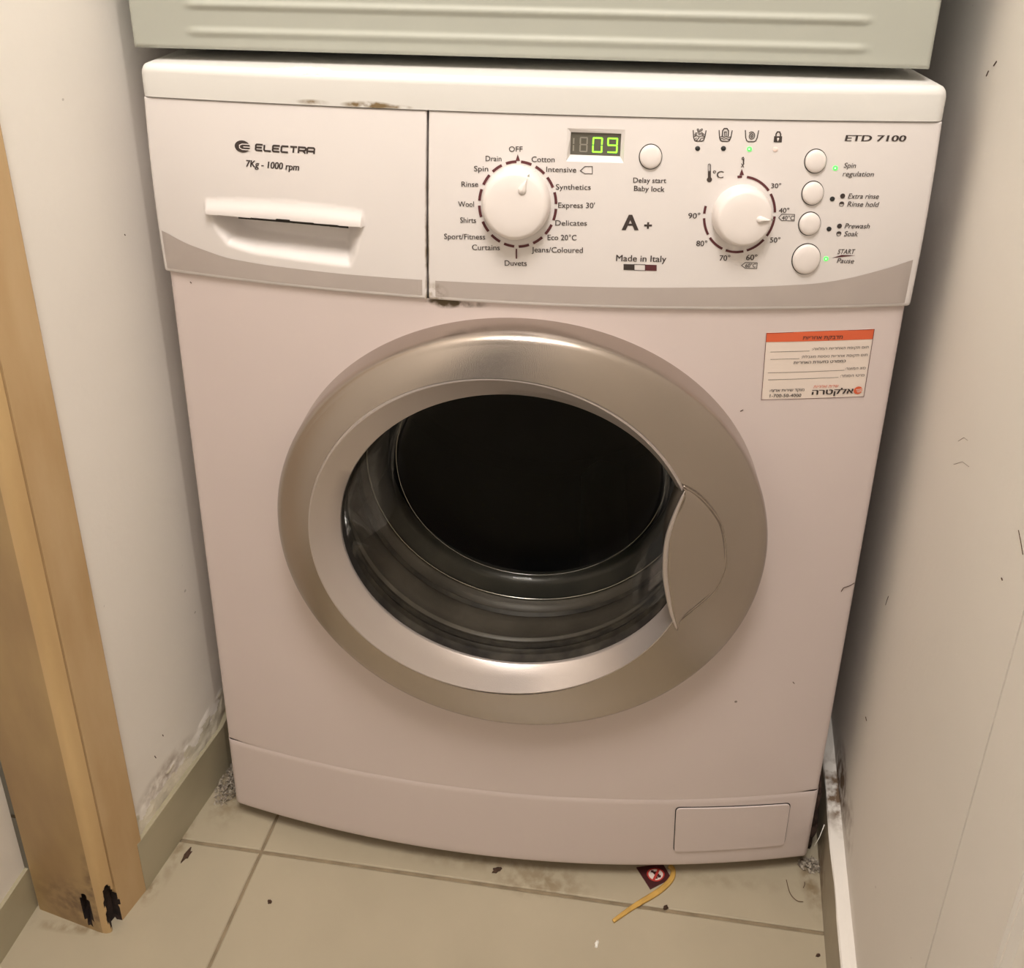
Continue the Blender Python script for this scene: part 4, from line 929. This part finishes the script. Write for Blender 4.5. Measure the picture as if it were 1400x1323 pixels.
# glass bowl
GC = (0.004, 0.4400)
circ_loft('glass_bowl', [(*IC_, 0.1422, 0.0060, EO), (*IC_, 0.1405, 0.0015, EO), (-0.001, 0.434, 0.1375, -0.012, 0.965), (0.002, 0.437, 0.1315, -0.036, 0.985), (*GC, 0.1265, -0.058), (*GC, 0.1225, -0.066), (*GC, 0.113, -0.0715), (*GC, 0.09, -0.0755), (*GC, 0.05, -0.078), (*GC, 0.001, -0.079)], M['glass'], door, ang=80)
circ_loft('bowl_rim', [(*IC_, 0.1434, 0.0128, EO), (*IC_, 0.1427, 0.0133, EO), (*IC_, 0.1422, 0.0045, EO), (*IC_, 0.1410, 0.0015, EO), (*IC_, 0.1430, -0.002, EO), (-0.005, 0.432, 0.1450, -0.004, 0.98)], M['rubber_dark'], door)
# gasket: dark mouldy fold, grey flank, dark groove, inner lip
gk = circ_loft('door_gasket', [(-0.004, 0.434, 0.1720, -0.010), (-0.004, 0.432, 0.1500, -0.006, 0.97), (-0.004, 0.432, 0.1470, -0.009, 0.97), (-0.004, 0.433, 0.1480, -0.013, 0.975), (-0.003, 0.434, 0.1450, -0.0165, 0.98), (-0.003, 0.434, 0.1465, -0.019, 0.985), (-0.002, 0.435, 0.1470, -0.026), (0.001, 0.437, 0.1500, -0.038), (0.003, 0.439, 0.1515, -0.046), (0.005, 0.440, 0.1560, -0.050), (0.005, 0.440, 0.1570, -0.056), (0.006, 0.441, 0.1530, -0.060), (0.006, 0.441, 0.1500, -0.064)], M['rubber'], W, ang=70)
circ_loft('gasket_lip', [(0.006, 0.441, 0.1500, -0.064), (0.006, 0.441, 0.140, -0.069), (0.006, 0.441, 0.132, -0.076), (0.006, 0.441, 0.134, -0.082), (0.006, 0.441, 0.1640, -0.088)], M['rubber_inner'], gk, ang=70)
circ_loft('gasket_fold', [(-0.004, 0.432, 0.1480, -0.0080, .97), (-0.004, 0.432, 0.1450, -0.0105, .97), (-0.004, 0.432, 0.1445, -0.0125, .972), (-0.004, 0.433, 0.1475, -0.0140, .975)], M['rubber_dark'], gk)
circ_loft('gasket_fold', [(0.003, 0.439, 0.1508, -0.0445), (0.004, 0.4395, 0.1490, -0.0475), (0.005, 0.440, 0.1520, -0.0500)], M['rubber_dark'], gk)
lip = MB(); lip.tube([Vector((0.006 + 0.1495 * cos(2 * pi * k / 96), YF + 0.0628, 0.441 + 0.1495 * sin(2 * pi * k / 96))) for k in range(97)], 0.0011, 6, cap=False)
lip.build('gasket_wire', M['chrome'], gk, smooth=True)
lip = MB(); lip.tube([Vector((0.006 + 0.1228 * cos(2 * pi * k / 96), YF + 0.0655, 0.441 + 0.1228 * sin(2 * pi * k / 96))) for k in range(97)], 0.0003, 6, cap=False)
lip.build('bowl_edge', M['chrome'], door, smooth=True)
# drum
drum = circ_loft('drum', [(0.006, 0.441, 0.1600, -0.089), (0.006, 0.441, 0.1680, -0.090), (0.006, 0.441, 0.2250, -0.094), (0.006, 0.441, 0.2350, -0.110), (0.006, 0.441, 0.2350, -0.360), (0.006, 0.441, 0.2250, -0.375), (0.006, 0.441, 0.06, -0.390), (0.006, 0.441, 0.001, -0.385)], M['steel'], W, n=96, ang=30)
for q in range(3):
    a = radians(-90 + 120 * q + 20); b = MB(); c0 = Vector((0.006, 0, 0.441)); d = Vector((cos(a), 0, sin(a))); t = Vector((-sin(a), 0, cos(a)))
    rows = []
    for k in range(9):
        y = YF + 0.12 + 0.235 * k / 8; hgt = 0.035 * sin(pi * (k + .6) / 9.2) ** .4
        rows += [c0 + d * 0.234 + t * w_ + Vector((0, y, 0)) - d * hh for w_, hh in ((-0.03, 0), (-0.014, hgt * .7), (0, hgt), (0.014, hgt * .7), (0.03, 0))]
    b.add(rows, [(k * 5 + w_, k * 5 + w_ + 1, (k + 1) * 5 + w_ + 1, (k + 1) * 5 + w_) for k in range(8) for w_ in range(4)])
    b.build('drum_paddle', M['steel'], drum, smooth=True)
# perforations of the drum wall in view
b = MB()
for iy in range(12):
    for ia in range(54):
        a = 2 * pi * (ia + 0.5 * (iy % 2)) / 54; y = YF + 0.13 + 0.019 * iy; c0 = Vector((0.006, y, 0.441)); d = Vector((cos(a), 0, sin(a))); t = Vector((-sin(a), 0, cos(a)))
        b.add([c0 + d * 0.2344 + t * 0.0024 * cos(w_ * pi / 3) + Vector((0, 0.0024 * sin(w_ * pi / 3), 0)) for w_ in range(6)], [(0, 1, 2, 3, 4, 5)])
tag(b.build('perforation', M['black'], drum), kind='stuff')

# ---------------------------------------------------------------- small things on the floor
FP = FLOOR_PTS
def flat_scrap(name, c, l, w, ang_, th, m_, label, cat_, seed, jag=0.3, lift=0.0):
    rnd = random.Random(seed); b = MB(); n = 14; v = []
    for k in range(n):
        a = 2 * pi * k / n; r = 1 + rnd.uniform(-jag, jag); x, y = l / 2 * cos(a) * r, w / 2 * sin(a) * r
        v.append((c[0] + x * cos(ang_) - y * sin(ang_), c[1] + x * sin(ang_) + y * cos(ang_)))
    zt = [th * rnd.uniform(.5, 1.3) + lift * abs(cos(2 * pi * k / n)) for k in range(n)]
    b.add([(x, y, 0) for x, y in v] + [(x + (c[0] - x) * .15, y + (c[1] - y) * .15, zt[k]) for k, (x, y) in enumerate(v)] + [(c[0], c[1], th * 1.6)],
          [(k, (k + 1) % n, n + (k + 1) % n, n + k) for k in range(n)] + [(n + k, n + (k + 1) % n, 2 * n) for k in range(n)] + [tuple(range(n))[::-1]])
    return tag(b.build(name, m_), label, cat_)
a, c = FP['scrapA']; flat_scrap('bark_scrap', ((a[0] + c[0]) / 2, (a[1] + c[1]) / 2), 0.0145, 0.0052, 1.25, 0.0018, M['scrap'], 'dark brown scrap on the floor tile beside the left skirting', 'scrap', 1, 0.35)
a, c = FP['scrapB']; flat_scrap('bark_scrap', ((a[0] + c[0]) / 2, (a[1] + c[1]) / 2), 0.0100, 0.0042, 0.35, 0.0018, M['scrap'], 'dark scrap on the floor under the middle of the washing machine front', 'scrap', 5, 0.35)
a = FP['crumb'][0]; flat_scrap('crumb', a, 0.0042, 0.0036, 0.3, 0.002, M['scrap'], 'tiny dark crumb alone on the large tile, right of the left grout joint', 'crumb', 9)
a = FP['speckC'][0]; flat_scrap('crumb', a, 0.0052, 0.0032, 0.2, 0.0018, M['scrap'], 'tiny dark crumb on the tile right of the yellow stick', 'crumb', 11)
a = FP['speckR'][0]; flat_scrap('crumb', (a[0] - .0065, a[1]), 0.0050, 0.0028, 0.2, 0.0014, M['scrap'], 'tiny dark crumb by the right skirting near the bottom corner of the photo', 'crumb', 13)
a = FP['whiteD'][0]; flat_scrap('crumb', a, 0.0062, 0.0032, 1.2, 0.0015, M['crumb'], 'tiny white crumb on the front tile below the yellow stick', 'crumb', 15)
# warning label: dark red square card with a white disc crossed in red
L4 = [Vector((*p, 0)) for p in FP['label']]
def LB(u, v, z): p = (L4[0] * (1 - u) + L4[1] * u) * (1 - v) + (L4[3] * (1 - u) + L4[2] * u) * v; return Vector((p.x, p.y, z))
b = MB(); b.add([LB(u, v, z) for z in (0.0, 0.0009) for u, v in ((0, 0), (0, 1), (1, 1), (1, 0))], [(3, 2, 1, 0), (4, 5, 6, 7), (0, 1, 5, 4), (1, 2, 6, 5), (2, 3, 7, 6), (3, 0, 4, 7)])
card = tag(b.build('warning_tag', M['label_dark']), 'small dark red square tag with a crossed white disc on the floor', 'tag')
def ldisc(name, u, v, r, z, m_, r0=0.0, a0=0, a1=360, n=28, sv=1.0):
    b = MB(); vs = []
    for k in range(n + 1):
        a = radians(a0 + (a1 - a0) * k / n)
        vs += [LB(u + r0 * cos(a), v + r0 * sin(a) * sv, z), LB(u + r * cos(a), v + r * sin(a) * sv, z)]
    b.add(vs, [(2 * k, 2 * k + 1, 2 * k + 3, 2 * k + 2) for k in range(n)]); return b.build(name, m_, card)
ldisc('white_disc', .52, .52, .30, 0.0010, M['white_print'])
ldisc('red_circle', .52, .52, .34, 0.0011, M['red_print'], 0.28)
b = MB()
for l, w in (([(.42, .30), (.50, .36), (.52, .50), (.62, .60), (.58, .72)], .06), ([(.50, .42), (.64, .44)], .05), ([(.52, .55), (.44, .72)], .05)):
    for k in range(len(l) - 1):
        p, q = Vector(l[k]), Vector(l[k + 1]); nn = Vector((-(q - p).y, (q - p).x)).normalized() * w
        b.add([LB(*(p - nn), .00112), LB(*(q - nn), .00112), LB(*(q + nn), .00112), LB(*(p + nn), .00112)], [(0, 1, 2, 3)])
b.build('dark_figure', M['label_dark'], card)
b = MB(); b.add([LB(.70, .27, .0012), LB(.77, .34, .0012), LB(.34, .77, .0012), LB(.27, .70, .0012)], [(0, 1, 2, 3)]); b.build('red_slash', M['red_print'], card)
# bent yellow stick
pts = [Vector((x, y, 0)) for x, y in FP['stick']]
P3 = [(p.x, p.y) for p in pts]; cr_ = [cat(P3, k / 40) for k in range(41)]
b = MB(); w0 = 0.0024; vs = []
for k, p in enumerate(cr_):
    q = cr_[min(k + 1, 40)] - cr_[max(k - 1, 0)]; nn = Vector((-q.y, q.x)).normalized(); t = k / 40; w = 0.0016 + 0.0011 * min(t * 3, 1)
    for s, z in ((-1, 0.0002), (-.85, .0018), (-.25, .0024), (0, .0019), (.25, .0024), (.85, .0018), (1, 0.0002)): vs.append(Vector((p.x + nn.x * w * s, p.y + nn.y * w * s, z)))
fs = [(k * 7 + j, (k + 1) * 7 + j, (k + 1) * 7 + j + 1, k * 7 + j + 1) for k in range(40) for j in range(6)] + [(k * 7 + 6, (k + 1) * 7 + 6, (k + 1) * 7, k * 7) for k in range(40)] + [tuple(range(7)), tuple(40 * 7 + j for j in range(7))[::-1]]
b.add(vs, fs); tag(b.build('yellow_stick', M['yellow'], smooth=True), 'bent yellow plastic strip lying across the grout beside the dark red tag', 'plastic strip')
# hairs
def hair(name, l, r, label, z=0.0006):
    P_ = [cat(l, k / 24) for k in range(25)]; b = MB(); b.tube([Vector((p.x, p.y, z + 0.001 * sin(pi * k / 24))) for k, p in enumerate(P_)], r, 5)
    return tag(b.build(name, M['hair'], smooth=True), label, 'hair')
hair('hair', FP['hair'], 0.00035, 'long curled brown hair on the floor near the right skirting')
hair('hair', [(0.2923, -0.0119), (0.2915, -0.0150), (0.2896, -0.0175)], 0.00035, 'short brown hair on the floor right beside the right skirting')
# dust
def dust(name, c, r, n, seed, label, zmax, sx=1.0, sy=1.0, hairy=.05):
    rnd = random.Random(seed); b = MB()
    for k in range(n):
        a = rnd.uniform(0, 2 * pi); d = r * rnd.random() ** .6; x, y = c[0] + d * cos(a) * sx, c[1] + d * sin(a) * sy; s = rnd.uniform(.0008, .0028)
        z = rnd.uniform(0, zmax) * (1 - d / r); n0 = [Vector((rnd.uniform(-1, 1), rnd.uniform(-1, 1), rnd.uniform(-.3, 1))).normalized() * s for _ in range(4)]
        p = Vector((x, y, z + s * .4)); b.add([p + q for q in n0], [(0, 1, 2), (0, 2, 3), (0, 3, 1), (1, 3, 2)])
        if rnd.random() < hairy:
            e = Vector((rnd.uniform(-1, 1), rnd.uniform(-1, 1), rnd.uniform(0, .6))) * .009; m1 = p + e * .5 + Vector((rnd.uniform(-1, 1), rnd.uniform(-1, 1), 0)) * .002
            b.tube([p, m1, p + e], 0.00016, 4)
    return tag(b.build(name, M['dust']), label, 'dust', kind='stuff')
dust('dust_heap', (-0.3175, 0.034), 0.020, 420, 3, 'grey dust and crumbled plaster heaped at the left foot of the washing machine', 0.009, .7, 1.3)
dust('dust_heap', (0.3010, 0.0045), 0.011, 160, 4, 'grey fluff gathered at the right foot of the washing machine', 0.006, 1.0, .7)

# dirt wedged between the machine and the right skirting
rnd = random.Random(21); b = MB(); nu, nv_ = 12, 16
for i in range(nu):
    for j in range(nv_):
        t = j / (nv_ - 1); a = 2 * pi * i / nu; r = 0.0085 * sin(pi * (0.08 + 0.84 * t)) ** .6 * (1 + 0.5 * nz(cos(a) * 2, sin(a) * 2, t * 9))
        b.v.append(Vector((0.3035 + 0.004 * t + r * cos(a) * .55, 0.026 + 0.012 * t + r * sin(a) * 1.4, 0.001 + 0.088 * t)))
for i in range(nu):
    for j in range(nv_ - 1): b.f.append((i * nv_ + j, ((i + 1) % nu) * nv_ + j, ((i + 1) % nu) * nv_ + j + 1, i * nv_ + j + 1)); b.mi.append(0)
b.f += [tuple(i * nv_ for i in range(nu))[::-1], tuple(i * nv_ + nv_ - 1 for i in range(nu))]; b.mi += [0, 0]
tag(b.build('lint_clump', M['lint'], smooth=True), 'dark brown matted lint wedged between washing machine side and right skirting', 'lint')
P_ = [Vector((0.3075, 0.004, 0.062)), Vector((0.3035, 0.000, 0.050)), Vector((0.2990, -0.003, 0.0405))]
b = MB(); b.tube(P_, 0.00035, 5); tag(b.build('thread', M['crumb'], smooth=True), 'short pale thread between the washing machine corner and right skirting', 'thread')

# scuffs and specks on the walls and on the enamel
def marks(name, m_, lists, place, parent, r=0.0005):
    for l in lists:
        P_ = [place(*p) for p in l]
        b = MB(); b.tube(P_, r, 5); b.build(name, m_, parent)
RM = [[(-0.121, 0.6017), (-0.127, 0.5992), (-0.1334, 0.5959)], [(0.0923, 0.342), (0.0911, 0.3489), (0.0891, 0.355)], [(0.0038, 0.5737), (-0.0058, 0.5833), (-0.0138, 0.5864)], [(0.0022, 0.5555), (-0.0133, 0.569), (-0.0272, 0.5751)],
      [(0.0938, 0.8223), (0.0984, 0.8184)], [(0.108, 0.813), (0.1108, 0.8087)], [(0.0824, 0.2199), (0.078, 0.2206)], [(-0.1158, 0.5637), (-0.1174, 0.5636)]]
marks('scuff_mark', M['scrap'], RM[:2], lambda q, z: Rp(q, 0.0123, z), wr, 0.00025)
marks('scuff_mark', M['hair'], RM[2:4], lambda q, z: Rp(q, 0.0124, z), wr, 0.00013)
marks('speck', M['scrap'], RM[4:8], lambda q, z: Rp(q, 0.0122, z), wr, 0.00042)
marks('speck', M['scrap'], [[(0.1105, 0.6554), (0.1111, 0.6539)], [(0.0619, 0.1399), (0.0625, 0.1373)], [(0.0482, 0.1279), (0.0495, 0.1233)]], lambda q, z: Lp(q, 0.0064, z), wl, 0.0004)
EM = [[(0.28234, 0.3558), (0.28376, 0.35968), (0.28943, 0.36153), (0.29344, 0.36344)]]
marks('hair', M['scrap'], EM, lambda x, z: Vector((x, yb(x, z) - 0.0004, z)), W, 0.0003)
marks('speck', M['scrap'], [[(0.17422, 0.54169), (0.17643, 0.54301)], [(0.25153, 0.25487), (0.25312, 0.25298)], [(-0.27568, 0.62419), (-0.27447, 0.62304)]], lambda x, z: Vector((x, yb(x, z) - 0.0002, z)), W, 0.00035)

for kind_, g_ in (('crumb', 'crumbs on the floor tiles'), ('bark_scrap', 'dark scraps on the floor tiles'), ('hair', 'hairs on the floor tiles'), ('dust_heap', 'dust at the feet of the washing machine')):
    for o in C.objects:
        if o.parent is None and o.name.split('.')[0] == kind_: o['group'] = g_
